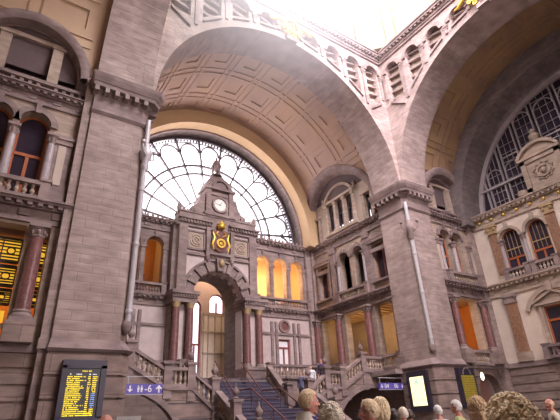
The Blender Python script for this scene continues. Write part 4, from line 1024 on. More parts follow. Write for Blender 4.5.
# ------------------------------------------------------------ grand staircase of the clock arm
def stairs():
    zt = 3.8; YS = 18.6
    m = MB()
    # lower central flight
    n = 13
    for i in range(n): m.box(WF, 9.3, 14.1, 14.8+i*.29, YS+.2, 0 if i == 0 else (i)*2.1/n-.02, (i+1)*2.1/n)
    m.box(WF, 9.0, 14.4, YS, 20.6, 1.9, 2.1)
    n = 9
    for i in range(n-1): m.box(WF, 9.3, 14.1, 20.4+i*.25, 22.38, 2.1+(i)*1.7/n-.02, 2.1+(i+1)*1.7/n)
    for s in (-1, 1):
        X = lambda d: CX+s*d
        for a, b, k, z0, z1 in ((2.7, 3.75, 5, 2.1, 2.95), (4.85, 6.4, 5, 2.95, 3.8)):
            for i in range(k):
                u0 = a+(b-a)*i/k; p, q = sorted((X(u0), X(b))); m.box(WF, p, q, YS+.3, 20.4, z0+(z1-z0)*i/k-.02, z0+(z1-z0)*(i+1)/k)
        p, q = sorted((X(3.75), X(4.95))); m.box(WF, p, q, YS+.3, 20.4, 2.75, 2.95)
    st = struct(m, 'floor_stairs', 'step', 'blue grey stone steps of the grand staircase')
    m = MB()
    for i in range(13): m.box(WF, 9.32, 14.08, 14.76+i*.29, 14.86+i*.29, (i+1)*2.1/13-.035, (i+1)*2.1/13+.005)
    for i in range(9): m.box(WF, 9.32, 14.08, 20.36+i*.25, 20.46+i*.25, 2.1+(i+1)*1.7/9-.035, 2.1+(i+1)*1.7/9+.005)
    struct(m, 'step_nosing', plain('pale_step_edge', (.12, .10, .13)), None, st)  # nosings in a lighter tone than the steps
    for x, l in ((10.9, 'towards the departures board pier'), (12.5, 'towards the poster pier')):
        h = thing('stair_handrail', 'thin dark metal handrail down the central steps, '+l, 'handrail', (x, 16.7, .9)); m = MB()
        m.tube([(x, 14.8, 1.05), (x, 18.6, 3.0), (x, 20.3, 3.0), (x, 22.4, 4.65)], .035, 8); m.tube([(x, 14.8, .65), (x, 18.6, 2.6), (x, 20.3, 2.6), (x, 22.4, 4.25)], .02, 6); m.build('rail', 'brownrail', h, True)
        for y, z in ((14.85, .15), (16.8, 1.15), (18.6, 2.1), (20.3, 2.1), (22.35, 3.5)): MB().tube([(x, y, z), (x, y, z+.92)], .022, 6).build('baluster', 'iron', h)
    m = MB()
    m.box(WF, 3.5, 19.9, 22.4, 24.7, 3.55, 3.8)
    m.box(WF, 3.5, 5.3, YS+.3, 22.4, 3.55, 3.8); m.box(WF, 18.1, 19.9, YS+.3, 22.4, 3.55, 3.8)
    m.box(WF, 18.6, 19.9, 16.8, YS+.3, 3.55, 3.8)
    struct(m, 'floor_landing', 'stone_trim', 'raised landing around the grand staircase')
    m = MB().box(WF, 5.3, 9.2, 22.4, 22.7, 0, 3.55); m.box(WF, 14.2, 18.1, 22.4, 22.7, 0, 3.55); m.box(WF, 9.0, 9.3, 14.8, 18.6, 0, 1.0); m.box(WF, 14.1, 14.4, 14.8, 18.6, 0, 1.0)
    struct(m, 'wall_stairs_rear', 'rust', 'low walls under the upper landing of the staircase')
    # stringer walls with a raking top and an elliptical passage arch
    for s, nm in ((-1, 'beside the departures board pier'), (1, 'beside the lit poster pier')):
        X = lambda d: CX+s*d
        fr = lambda u, o, z: Vector((X(u), YS-o, z))
        arc = []
        for i in range(21):
            a = math.acos((8.2-7.1)/2.9)+(PI-math.acos((8.2-7.1)/2.9))*i/20
            arc.append((7.1+2.9*math.cos(a), .9+2.1*math.sin(a)))
        poly = [(4.0, 0), (2.5, 0), (2.5, 2.2), (2.7, 2.2), (3.75, 3.05), (4.85, 3.05), (6.4, 3.9), (8.2, 3.9)]+arc+[(4.2, 0)]
        m = MB().prism(fr, poly, 0, -.35)
        w = struct(m, 'wall_stringer', 'rust', 'stair side wall with a low passage arch, '+nm)
        m = MB()
        pts = arc
        for i in range(20):
            (a, b), (c, d) = pts[i], pts[i+1]
            k = .22
            n0 = Vector((a-7.1, (b-.9)*1.9)).normalized()*k; n1 = Vector((c-7.1, (d-.9)*1.9)).normalized()*k
            m.prism(fr, [(a, b), (c, d), (c+n1.x, d+n1.y), (a+n0.x, b+n0.y)], -.02, .06)
        # mouldings following the rake and horizontal grooves
        for (a, b), (c, d) in (((2.7, 2.1), (3.75, 2.95)), ((3.75, 2.95), (4.85, 2.95)), ((4.85, 2.95), (6.4, 3.8)), ((6.4, 3.8), (8.2, 3.8))): m.prism(fr, [(a, b-.02), (c, d-.02), (c, d+.12), (a, b+.12)], 0, .1)
        struct(m, 'arch_moulding', 'stone_trim', None, w)
        m = MB()
        for z in (.6, 1.2, 1.8, 2.4):
            u = 2.6; e = min(4.15+z*.15, 4.6) if z < 2.2 else 5.3
            m.box(fr, u, e, 0, .012, z, z+.05)
        struct(m, 'joint_line', 'iron', None, w)
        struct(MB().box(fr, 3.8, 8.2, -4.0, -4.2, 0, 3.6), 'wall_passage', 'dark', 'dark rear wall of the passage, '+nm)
        f2 = lambda u, o, z: Vector((X(u), YS-.02-o, z))
        balustrade(f2, 4.85, 6.35, -.15, 3.0, 'raking balustrade of the upper side flight, '+nm, z1=3.82, posts=False, mat='warm')
        balustrade(f2, 3.85, 4.75, -.15, 3.05, 'short level balustrade at the turn of the side flight, '+nm, posts=False)
        balustrade(f2, 2.75, 3.7, -.15, 2.25, 'raking balustrade of the lower side flight, '+nm, z1=2.95, posts=False)
        balustrade(f2, 6.5, 8.0, -.15, 3.88, 'level balustrade on the side landing, '+nm, posts=False)
        f3 = lambda u, o, z: Vector((X(u), 22.4-o, z))
        balustrade(f3, 2.7, 6.2, 0, 3.8, 'balustrade along the upper landing before the clock screen, '+nm, mat='warm')
        f4 = lambda u, o, z: Vector((X(2.55+o), u, z))
        balustrade(f4, 14.9, 18.4, 0, .15, 'raking balustrade of the lower central flight, '+nm, z1=2.1, posts=False)
        balustrade(f4, 20.6, 22.3, 0, 2.25, 'raking balustrade of the upper central flight, '+nm, z1=3.75, posts=False)
        for (u, y, z0, z1, ball, l) in ((6.42, YS+.1, 2.9, 4.75, 1, 'head of the side flight'), (4.8, YS+.1, 2.6, 3.95, 0, 'upper end of the turn'), (3.75, YS+.1, 2.5, 3.95, 1, 'lower end of the turn'),
                                (2.6, YS+.1, 0, 3.35, 1, 'foot of the side flight'), (2.6, 20.5, 2.0, 3.3, 1, 'foot of the upper central flight'), (2.6, 15.0, 0, 1.55, 1, 'foot of the lower central flight'), (2.6, 16.75, 0.0, 2.35, 1, 'middle of the lower central flight')):
            p = thing('stair_newel', 'square stone newel at the %s, %s' % (l, nm), 'newel', (X(u), y, z0))
            q = MB().box(WF, X(u)-.17, X(u)+.17, y-.17, y+.17, z0, z1); q.box(WF, X(u)-.23, X(u)+.23, y-.23, y+.23, z1, z1+.1); q.box(WF, X(u)-.21, X(u)+.21, y-.21, y+.21, z1-.95, z1-.8)
            q.build('post', 'stone_trim', p)
            if ball: MB().lathe((X(u), y, z1+.1), [(.12, 0), (.14, .04), (.05, .1), (.13, .2), (.15, .3), (.08, .4), (.03, .48), (.05, .54), (.01, .62)], 12).build('finial', 'stone_trim', p, True)
stairs()

# ------------------------------------------------------------ end wall under the dark window
def end_wall():
    fr = endB; U0, U1 = -1.1, 15.3
    m = MB(); storey(m, fr, U0, U1, 0, 3.8, [(10.4, 12.4, 0, 2.3, .9), (6.1, 8.1, 0, 2.3, .9)], .5)
    for a, b in ((12.4, U1), (8.1, 10.4), (U0, 6.1)): courses(m, fr, a, b, 0, 3.7)
    struct(m, 'wall_end_base', 'rust', 'rusticated base of the end wall below the dark window')
    struct(MB().box(fr, U0, U1, 0, .16, 3.72, 3.98), 'trim_%d' % tn(), 'stone_trim', 'ledge over the rusticated base of the end wall')
    for a in (10.4, 6.1):
        d = MB().prism(fr, [(a, 0), (a+2, 0)]+[(a+1+math.cos(PI*i/14), 2.3+.9*math.sin(PI*i/14)) for i in range(15)], -.4, -.35)
        w = struct(d, 'door_%d' % (1 if a > 9 else 2), 'teal', 'dark teal glazed door under the end wall arch, %s' % ('nearer the poster pier' if a > 9 else 'at the centre'))
        q = MB().ring(fr, a+1, 2.3, .92, 1.0, -.36, -.25, 0, 180, 18, .9)
        for u in (a, a+.62, a+1.3, a+1.92): q.box(fr, u, u+.08, -.36, -.25, 0, 2.3)
        q.box(fr, a, a+2, -.36, -.25, 2.25, 2.35); struct(q, 'door_frame', 'frame', None, w)
    ops = []
    for c in (11.35, 7.1, 2.85): ops.append((c-.8, c+.8, 4.3, 6.75, False))
    m = MB(); storey(m, fr, U0, U1, 3.8, 7.85, ops, .4)
    w = struct(m, 'wall_end_lower', 'cream_bright', 'cream lower wall of the end wall with pedimented windows')
    t = MB()
    for c in (11.35, 7.1, 2.85):
        t.box(fr, c-1.0, c-.8, 0, .14, 4.0, 6.8); t.box(fr, c+.8, c+1.0, 0, .14, 4.0, 6.8); t.box(fr, c-1.1, c+1.1, 0, .24, 6.8, 6.92)
        t.prism(fr, [(c-1.1, 6.92), (c+1.1, 6.92), (c, 7.4)], 0, .12)
        for s in (-1, 1): t.prism(fr, [(c+s*1.18, 6.92), (c+s*1.18, 7.04), (c, 7.56), (c, 7.42)], 0, .28)
        t.ring(fr, c, 6.0, 1.6, 1.85, 0, .16, 22, 158, 24); t.box(fr, c-.14, c+.14, 0, .34, 7.5, 8.0)
    struct(t, 'window_surround', 'warm', None, w)
    for c, l in ((11.35, 'nearest the poster pier'), (7.1, 'at the centre'), (2.85, 'at the entrance side')): 
        sash(fr, c-.8, c+.8, 4.3, 6.75, -.2, wnn(), 'orange-red framed window with dark panes in the end wall, '+l, 'wood', transom=5.9)
    for c, l in ((11.35, 'near the poster pier'), (7.1, 'at the centre')): balustrade(fr, c-1.1, c+1.1, .3, 3.98, 'dark balustrade before the orange framed window, '+l, h=.42, mat='stone_trim')
    entab(fr, U0, U1, 7.85, 8.6, .4, tn(), 'cornice above the pedimented windows of the end wall', 'warm')
    arcs = [12.8, 11.15, 3.05, 1.4]
    m = MB(); storey(m, fr, U0, U1, 8.6, 12.4, [(c-.6, c+.6, 8.7, 11.2, True) for c in arcs], .4)
    w = struct(m, 'wall_end_upper', 'cream_bright', 'cream upper wall of the end wall with paired arched windows')
    t = MB()
    for c in arcs: t.ring(fr, c, 11.2, .6, .78, 0, .14, 0, 180, 18); t.box(fr, c-.09, c+.09, 0, .22, 11.75, 12.25)
    struct(t, 'arch_surround', 'warm', None, w)
    for c, l in ((12.8, 'nearest the poster pier'), (11.15, 'beside the blank cream panel'), (3.05, 'beyond the centre'), (1.4, 'at the entrance side')):
        sash(fr, c-.6, c+.6, 8.7, 11.2, -.25, wnn(), 'arched window with orange lower frame and gold bars, '+l, 'wood', True, transom=9.9)
        if c > 10:
            g = MB()
            for k in range(5): g.box(fr, c-.5+k*.25-.012, c-.5+k*.25+.012, -.2, -.17, 10.05, 11.6)
            g.box(fr, c-.55, c+.55, -.2, -.16, 10.5, 10.56)
            struct(g, 'trim_%d' % tn(), 'gilt', 'thin gilded bars in the arched window, '+l)
    for u, l in ((13.75, 'nearest the poster pier'), (10.15, 'beside the blank cream panel')):
        p = thing('marble_pilaster', 'tall brown veined marble pilaster beside the arched windows, '+l, 'pilaster', tuple(fr(u, 0, 8.6)))
        MB().box(fr, u-.26, u+.26, .02, .16, 9.0, 11.75).build('shaft', 'brown', p); MB().box(fr, u-.32, u+.32, .01, .22, 8.62, 9.0).build('base', 'warm', p)
        q = MB().box(fr, u-.3, u+.3, .01, .24, 11.75, 11.85); q.box(fr, u-.36, u+.36, .01, .28, 12.2, 12.38); q.box(fr, u-.27, u+.27, .01, .2, 11.85, 12.2)
        for s in (-1, 1): q.lathe(fr(u+s*.2, .22, 12.05), [(.02, -.12), (.09, -.04), (.1, .06), (.04, .14)], 8)
        q.build('capital', 'gilt', p)
    for u, l in ((13.8, 'nearest the poster pier'), (9.0, 'between the two lower windows')):
        p = thing('marble_pilaster', 'broad red marble pilaster on the lower end wall, '+l, 'pilaster', tuple(fr(u, 0, 4.0)))
        MB().box(fr, u-.32, u+.32, .02, .2, 4.5, 7.3).build('shaft', 'brown', p); MB().box(fr, u-.42, u+.42, .01, .24, 4.0, 4.5).build('base', 'warm', p)
        q = MB().box(fr, u-.36, u+.36, .01, .26, 7.3, 7.4); q.box(fr, u-.42, u+.42, .01, .3, 7.66, 7.84); q.box(fr, u-.3, u+.3, .01, .24, 7.4, 7.66); q.build('capital', 'stone_trim', p)
    column(2.5, .13, 'greym', fr(11.97, .05, 8.7), 'slender grey column between the two arched windows of the end wall')
    column(2.5, .13, 'greym', fr(13.4, .05, 8.7), 'slender grey column at the corner side of the end wall arches')
    for a, b, l in ((12.15, 13.45, 'nearest the poster pier'), (10.5, 11.8, 'beside the blank cream panel')): balustrade(fr, a, b, .16, 8.6, 'short cream balustrade under the arched window, '+l, h=.4, mat='cream')
    e = entab(fr, U0, U1, 12.4, 13.25, .45, tn(), 'frieze and cornice with small gilded bosses under the dark window', 'warm')
    q = MB()
    for i in range(18): q.lathe(fr(14.4-i*.85, .12, 12.75), [(.02, -.1), (.1, -.03), (.1, .03), (.02, .1)], 8)
    struct(q, 'gilded_boss', 'gold', None, e)
    struct(MB().box(WF, 26.3, 27.6, U0, U1, 12.6, 13.05), 'trim_%d' % tn(), 'stone_trim', 'terrace slab between the end wall and the dark window')
    # carved monument standing on the cornice
    t = thing('carved_aedicule', 'buff carved relief block with curved pediment and urn on the end wall cornice', 'monument', tuple(fr(9.6, -.2, 13.25)))
    MB().box(fr, 8.5, 10.7, -.7, .15, 13.25, 15.4).build('body', 'warm', t)
    q = MB()
    for a, b, c, d in ((8.42, 8.72, 13.25, 15.45), (10.48, 10.78, 13.25, 15.45), (8.42, 10.78, 13.25, 13.6), (8.42, 10.78, 15.2, 15.45)): q.box(fr, a, b, .1, .26, c, d)
    q.box(fr, 8.3, 10.9, -.75, .36, 15.45, 15.6); q.build('frame', 'warm', t)
    q = MB().ring(fr, 9.6, 14.95, 1.3, 1.5, -.7, .36, 28, 152, 22); q.prism(fr, [(9.6+1.3*math.cos(math.radians(28+124*i/12)), 14.95+1.3*math.sin(math.radians(28+124*i/12))) for i in range(13)], -.7, .15); q.build('pediment', 'warm', t)
    q = MB().ring(fr, 9.6, 14.4, .3, .42, .15, .27, 0, 360, 20)
    for k in range(10):
        a = k*PI/5; q.tube([fr(9.6+.42*math.cos(a), .18, 14.4+.42*math.sin(a)), fr(9.6+.62*math.cos(a+.3), .22, 14.4+.6*math.sin(a+.3)), fr(9.6+.5*math.cos(a+.6), .18, 14.4+.5*math.sin(a+.6))], .045, 6)
    q.lathe(fr(9.6, .2, 14.4), [(.02, -.2), (.14, -.1), (.16, .08), (.04, .2)], 8); q.build('carving', 'warm', t, True)
    MB().lathe(fr(9.6, -.1, 16.4), [(.3, 0), (.34, .06), (.12, .16), (.28, .4), (.32, .6), (.14, .75), (.2, .82), (.04, 1.1)], 14).build('urn', 'warm', t, True)
    t = thing('carved_shell', 'small round carved shell on the cornice beside the relief block', 'ornament', tuple(fr(11.2, 0, 13.25)))
    MB().lathe(fr(11.2, .1, 13.5), [(.05, -.25), (.28, -.15), (.32, 0), (.25, .18), (.05, .26)], 14).build('shell', 'warm', t, True)
    MB().box(fr, 10.95, 11.45, -.1, .3, 13.25, 13.3).build('foot', 'warm', t)
end_wall()

# ------------------------------------------------------------ enclosing walls behind the visitors
struct(MB().box(WF, -3.4, -3.0, -2.5, 16, 0, 22.4), 'wall_rear_arm', 'warm', 'end wall of the arm in which the visitors stand')
m = MB(); storey(m, lambda u, o, z: Vector((u, -1.1+o, z)), -3.0, 1.9, 0, 14.2, [], .4); struct(m, 'wall_rear_side', 'warm', 'side wall of the arm on the entrance side')
m = MB(); storey(m, lambda u, o, z: Vector((u, -1.1+o, z)), 21.5, 26.3, 0, 14.2, [], .4); struct(m, 'wall_rear_far_side', 'warm', 'entrance side wall of the arm with the dark window')

# entrance arm: vault and side walls, glazed front
m = MB().ring(lambda u, o, z: Vector((CX+u, -2.7-o, z)), 0, ZC, 8.05, 8.4, 0, 7.5, 0, 180, 48); struct(m, 'ceiling_12', 'ochre', 'plain barrel vault of the entrance arm behind the visitors')
struct(MB().box(WF, 3.0, 3.6, -10.2, -2.5, 0, 14.2), 'wall_entrance_side', 'warm', 'side wall of the entrance arm')
struct(MB().box(WF, 19.8, 20.4, -10.2, -2.5, 0, 14.2), 'wall_entrance_far_side', 'warm', 'far side wall of the entrance arm')
m = MB(); storey(m, lambda u, o, z: Vector((u, -10+o, z)), 3.0, 20.4, 0, 22.6, [(5.7, 17.7, 1.0, 13.0, True)], .3); w = struct(m, 'wall_entrance', 'warm', 'entrance wall with a huge arched window behind the visitors')
struct(MB().box(WF, 5.7, 17.7, -10.2, -10.15, 1, 19), 'pane', 'paneglass', None, w)

# ------------------------------------------------------------ boards and signs
def glyph_row(m, fr, u0, u1, z, h, o, seed, gap=.012):
    rnd = random.Random(seed); u = u0
    while u < u1:
        w = rnd.uniform(.018, .045)
        if rnd.random() < .13: u += .03
        m.box(fr, u, min(u+w, u1), o, o+.004, z, z+h*rnd.uniform(.75, 1)); u += w+gap
def dep_board():
    fr = lambda u, o, z: Vector((u, 14.6-o, z))
    t = thing('departures_board', 'dark framed departures board with rows of yellow text on the pier base', 'departures board', tuple(fr(2.8, .1, 1.8)))
    m = MB().box(fr, 2.2, 3.42, .22, .3, 1.78, 1.93); m.box(fr, 2.2, 3.42, .22, .3, 3.22, 3.45); m.box(fr, 2.2, 2.32, .22, .3, 1.9, 3.3); m.box(fr, 3.26, 3.42, .22, .3, 1.9, 3.3); m.box(fr, 2.2, 3.42, .0, .24, 1.78, 3.45)
    m.build('housing', 'frame', t)
    s = MB().box(fr, 2.32, 3.26, .24, .25, 1.93, 3.22).build('screen', 'black', t)
    m = MB(); glyph_row(m, fr, 2.75, 3.0, 3.13, .035, .26, 1); m.build('header_text', 'ambertext', s)
    m = MB()
    for a, b in ((2.40, 2.46), (2.6, 2.72), (2.95, 3.0), (3.05, 3.15)): glyph_row(m, fr, a, b, 3.05, .02, .26, int(a*100))
    m.build('column_heading', 'whitetext', s)
    m = MB(); w = MB()
    for r in range(21):
        z = 3.0-r*.051; rnd = random.Random(r)
        m = MB(); glyph_row(m, fr, 2.37, 2.37+rnd.uniform(.3, .52)+(.3 if r > 17 else 0), z-.02, .028, .26, r+10, .006)
        glyph_row(m, fr, 2.93, 3.0, z-.02, .028, .26, r+40, .006)
        m.build('train_row', 'ambertext', s); w = MB(); glyph_row(w, fr, 3.06, 3.17 if r > 2 else 3.2, z-.02, .028, .26, r+70, .006)
        w.build('platform_text', 'ambertext' if r < 9 or r > 16 else 'blueink', s)
dep_board()
def poster_board():
    fr = lambda u, o, z: Vector((19.2-o, u, z))
    t = thing('lit_poster_case', 'tall backlit pale yellow poster in a dark case on the pier base', 'poster case', tuple(fr(15.85, .1, 1.7)))
    m = MB().box(fr, 15.22, 16.5, -.1, .2, 1.68, 3.58); m.build('case', 'frame', t)
    p = MB().box(fr, 15.42, 16.28, .2, .22, 1.95, 3.3).build('poster', 'poster', t)
    m = MB().box(fr, 15.75, 15.98, .22, .225, 2.93, 3.18)
    for z, a, b in ((2.75, 15.6, 16.1), (2.6, 15.5, 16.0), (2.45, 15.6, 15.9)): glyph_row(m, fr, a, b, z, .02, .22, int(z*100), .03)
    m.box(fr, 15.55, 15.7, .22, .225, 2.2, 2.3); m.build('printed_marks', 'posterink', p)
    fr = lambda u, o, z: Vector((u, 14.6-o, z))
    t = thing('timetable_case', 'dark case with a dull yellow timetable and arched top on the pier base', 'timetable', tuple(fr(21.15, .1, 1.8)))
    MB().box(fr, 20.5, 21.85, -.1, .2, 1.78, 3.62).build('case', 'frame', t)
    m = MB()
    for i in range(4):
        m.box(fr, 20.66+i*.27, 20.9+i*.27, .2, .22, 2.0, 3.25)
    y = m.build('timetable_sheet', 'yposter', t)
    m = MB()
    for i in range(4):
        for k in range(14): glyph_row(m, fr, 20.68+i*.27, 20.88+i*.27, 2.06+k*.083, .03, .22, i*20+k, .015)
    m.build('print', 'black', y)
    MB().ring(fr, 21.17, 3.3, .28, .33, .2, .23, 0, 180, 14).build('arched_header', 'stone_trim', t)
poster_board()
def hang_sign(x0, x1, y, z0, z1, label, spec):
    fr = lambda u, o, z: Vector((u, y-o, z))
    t = thing('hanging_sign', label, 'sign', tuple(fr((x0+x1)/2, 0, z1+.15)))
    p = MB().box(fr, x0, x1, -.06, .06, z0, z1).build('panel', 'blue', t)
    MB().box(fr, x0-.03, x1+.03, -.05, .05, z0-.03, z0).build('edge', 'pipe', t)
    m = MB()
    for u in (x0+.1, x1-.1): m.tube([fr(u, 0, z1), fr(u, 0, z1+.25)], .015, 6)
    m.tube([fr(x0, 0, z1+.25), fr(x1, 0, z1+.25)], .02, 6); m.build('hanger', 'pipe', t)
    m = MB(); h = z1-z0; o = .06
    for (k, u, c) in spec:
        zc = z0+h*.5; s = h*.32
        if k == 'up': m.prism(fr, [(u-s*1.2, zc), (u, zc+s*1.2), (u+s*1.2, zc), (u+s*.8, zc-s*.2), (u+s*.25, zc+s*.3), (u+s*.25, zc-s*1.2), (u-s*.25, zc-s*1.2), (u-s*.25, zc+s*.3), (u-s*.8, zc-s*.2)], o, o+.008)
        if k == 'down': m.prism(fr, [(u-s, zc), (u, zc-s), (u+s, zc), (u+s*.25, zc-s*.2), (u+s*.25, zc+s), (u-s*.25, zc+s), (u-s*.25, zc-s*.2)], o, o+.008)
        if k == 'man':
            m.lathe(fr(u, o, zc+s*.8), [(.001, 0), (s*.25, .0), (s*.25, .008), (.001, .008)], 8, axis=lambda p: Vector((p.x, -p.z, p.y)))
            m.box(fr, u-s*.35, u+s*.35, o, o+.008, zc-s*.2, zc+s*.45); m.box(fr, u-s*.28, u-s*.05, o, o+.008, zc-s, zc-s*.2); m.box(fr, u+s*.05, u+s*.28, o, o+.008, zc-s, zc-s*.2)
        if k == 'box': m.box(fr, u-s, u+s, o, o+.008, zc-s*.5, zc+s*.5)
    g = m.build('pictograms', 'white', p) if m.v else None
    for (k, u, c) in spec:
        if k == 'text':
            cu = bpy.data.curves.new('lettering', 'FONT'); cu.body = c; cu.size = h*1.0; cu.extrude = .003; cu.align_x = 'CENTER'; cu.align_y = 'CENTER'
            ob = bpy.data.objects.new('lettering', cu); COL.objects.link(ob); ob.rotation_euler = (PI/2, 0, 0); ob.location = fr(u, o+.005, z0+h*.5)
            dg = bpy.context.evaluated_depsgraph_get(); dg.update(); me = bpy.data.meshes.new_from_object(ob.evaluated_get(dg))
            tr = Matrix.Translation(ob.location) @ Matrix.Rotation(PI/2, 4, 'X'); bpy.data.objects.remove(ob); me.transform(tr); me.materials.clear(); me.materials.append(M['white'])
            ob = bpy.data.objects.new('lettering', me); COL.objects.link(ob); ob.parent = p
hang_sign(4.75, 6.12, 17.0, 2.69, 3.03, 'violet blue hanging sign with white pictograms and an upward arrow', [('down', 4.92, ''), ('man', 5.22, ''), ('man', 5.34, ''), ('text', 5.58, '-6'), ('up', 5.98, '')])
hang_sign(17.45, 19.3, 17.0, 2.8, 3.1, 'violet blue hanging sign with white platform numbers beside the poster pier', [('down', 17.6, ''), ('text', 17.95, '04'), ('text', 18.65, '06'), ('down', 19.1, '')])
def wall_clock_lamp():
    t = thing('round_wall_lamp', 'small round white lamp at the brown doorway beside the timetable pier', 'wall lamp', (22.95, 14.75, 3.0))
    MB().lathe((22.95, 14.7, 3.25), [(.02, -.05), (.11, -.04), (.14, 0), (.11, .04), (.02, .05)], 20, axis=lambda p: Vector((p.x, p.z, p.y*1.5))).build('glass_disc', glow('round_lamp_glass', (1, .95, .8), 1.6), t, True)
    MB().tube([(22.95, 14.7, 3.25), (22.95, 15.32, 3.25)], .025, 6).build('bracket', 'iron', t)
wall_clock_lamp()
m = MB().box(wallB, 21.5, 27, -.8, -1.0, 0, 3.7); struct(m, 'door_3', plain('brown_door_wood', (.30, .13, .09), .5), 'brown wooden doors in the arched doorway by the timetable')

# ------------------------------------------------------------ people
SKIN = plain('sunned_skin', (.62, .27, .20), .55); SKINP = plain('fair_skin', (.66, .36, .28), .55)
def eval_mesh(mb_or_mesh, mods, name):
    me = mb_or_mesh
    o = bpy.data.objects.new('tmp', me); COL.objects.link(o)
    for t, kw in mods:
        md = o.modifiers.new('m', t)
        for k, v in kw.items(): setattr(md, k, v)
    dg = bpy.context.evaluated_depsgraph_get(); dg.update()
    r = bpy.data.meshes.new_from_object(o.evaluated_get(dg)); r.name = name
    bpy.data.objects.remove(o); return r
def skin_mesh(verts, edges, radii, sub=2, root=0):
    me = bpy.data.meshes.new('sk'); me.from_pydata(verts, edges, []); me.update()
    o = bpy.data.objects.new('tmp', me); COL.objects.link(o)
    o.modifiers.new('s', 'SKIN')
    for i, r in enumerate(radii): me.skin_vertices[0].data[i].radius = r if isinstance(r, tuple) else (r, r)
    for i in range(len(verts)): me.skin_vertices[0].data[i].use_root = (i == root)
    s = o.modifiers.new('u', 'SUBSURF'); s.levels = sub; s.render_levels = sub
    dg = bpy.context.evaluated_depsgraph_get(); dg.update()
    r = bpy.data.meshes.new_from_object(o.evaluated_get(dg)); bpy.data.objects.remove(o); return r
def join(meshes, name):
    bm = bmesh.new()
    for m in meshes: bm.from_mesh(m)
    r = bpy.data.meshes.new(name); bm.to_mesh(r); bm.free(); return r
def head_point(d, k=1.0):
    x, y, z = d
    p = Vector((.077*x, .098*y, .118*z))
    if z < 0:
        p.x *= 1-.30*z*z
        if y < 0: p.y *= 1-.45*min(1, -z*1.3)
        else: p.y *= 1-.10*z*z
    if y > 0: p.y *= 1-.06*abs(x)
    if y > .6 and -.1 < z < .25 and .2 < abs(x) < .6: p.y -= .008
    return p*k
HC = Vector((0, .02, 1.63))
def head_mesh():
    bm = bmesh.new(); bmesh.ops.create_icosphere(bm, subdivisions=4, radius=1)
    for v in bm.verts: v.co = head_point(v.co)+HC
    def blob(c, s):
        r = bmesh.ops.create_icosphere(bm, subdivisions=2, radius=1)
        for v in r['verts']: v.co = Vector((v.co.x*s[0], v.co.y*s[1], v.co.z*s[2]))+HC+Vector(c)
    for z, y, w in ((.02, .088, .008), (.005, .097, .010), (-.012, .106, .013), (-.024, .112, .017)): blob((0, y, z), (w, .014, .014))
    for s in (-1, 1):
        blob((s*.013, .103, -.03), (.010, .011, .009)); blob((s*.081, -.005, -.005), (.011, .020, .034)); blob((s*.032, .084, .038), (.022, .012, .007)); blob((s*.045, .068, -.03), (.022, .02, .018))
    blob((0, .090, -.058), (.026, .010, .007)); blob((0, .088, -.068), (.022, .010, .008)); blob((0, .072, -.098), (.026, .022, .018))
    me = bpy.data.meshes.new('hd'); bm.to_mesh(me); bm.free(); return me
def body_parts():
    V = [(0, 0, .95), (0, .0, 1.10), (0, .01, 1.25), (0, 0, 1.40), (0, 0, 1.47), (0, .01, 1.55)]; R = [(.15, .11), (.135, .10), (.15, .11), (.12, .09), (.058, .055), (.055, .055)]
    E = [(0, 1), (1, 2), (2, 3), (3, 4), (4, 5)]
    hands = []
    for s in (-1, 1):
        b = len(V); V += [(s*.165, 0, 1.40), (s*.215, 0, 1.36), (s*.24, -.01, 1.12), (s*.25, .04, .90), (s*.25, .05, .84)]; R += [.055, .055, .043, .030, (.032, .02)]
        E += [(3, b), (b, b+1), (b+1, b+2), (b+2, b+3), (b+3, b+4)]
        b = len(V); V += [(s*.095, 0, .88), (s*.105, .01, .50), (s*.11, -.02, .10), (s*.11, -.01, .05), (s*.12, .12, .03)]; R += [.092, .062, .042, .042, (.035, .03)]
        E += [(0, b), (b, b+1), (b+1, b+2), (b+2, b+3), (b+3, b+4)]
        # palm and five fingers
        hv = [(s*.25, .05, .86), (s*.25, .055, .80)]; he = [(0, 1)]; hr = [(.02, .03), (.016, .036)]
        for k, (dy, ln) in enumerate(((.03, .07), (.012, .08), (-.008, .075), (-.026, .058))):
            n = len(hv); hv += [(s*.25, .055+dy, .775), (s*.247, .06+dy, .775-ln*.5), (s*.235, .064+dy, .775-ln)]; hr += [.0095, .0085, .007]; he += [(1, n), (n, n+1), (n+1, n+2)]
        n = len(hv); hv += [(s*.243, .085, .815), (s*.235, .108, .785), (s*.23, .112, .76)]; hr += [.012, .010, .008]; he += [(0, n), (n, n+1), (n+1, n+2)]
        hands.append(skin_mesh(hv, he, hr, 1))
    return skin_mesh(V, E, R, 2), hands
_b, _h = body_parts()
BODY = eval_mesh(join([_b, head_mesh()]+_h, 'b'), [('REMESH', dict(mode='VOXEL', voxel_size=.0075)), ('SMOOTH', dict(factor=.5, iterations=4))], 'body')
def clothes():
    V = [(0, 0, .86), (0, 0, 1.0), (0, .0, 1.12), (0, .01, 1.27), (0, 0, 1.40), (0, -.005, 1.475)]; R = [(.185, .145), (.18, .14), (.165, .13), (.178, .135), (.15, .115), (.078, .075)]
    E = [(i, i+1) for i in range(5)]
    for s in (-1, 1):
        b = len(V); V += [(s*.165, 0, 1.395), (s*.22, 0, 1.36), (s*.245, -.01, 1.12), (s*.255, .04, .90)]; R += [.075, .073, .06, .048]; E += [(4, b), (b, b+1), (b+1, b+2), (b+2, b+3)]
    top = skin_mesh(V, E, R, 2)
    V = [(0, 0, .98), (0, 0, .90)]; R = [(.16, .125), (.165, .13)]; E = [(0, 1)]
    for s in (-1, 1):
        b = len(V); V += [(s*.10, 0, .82), (s*.108, .01, .50), (s*.112, -.02, .12), (s*.112, -.02, .07)]; R += [.105, .078, .062, .064]; E += [(1, b), (b, b+1), (b+1, b+2), (b+2, b+3)]
    return top, skin_mesh(V, E, R, 2)
TOP, LEGS = clothes()
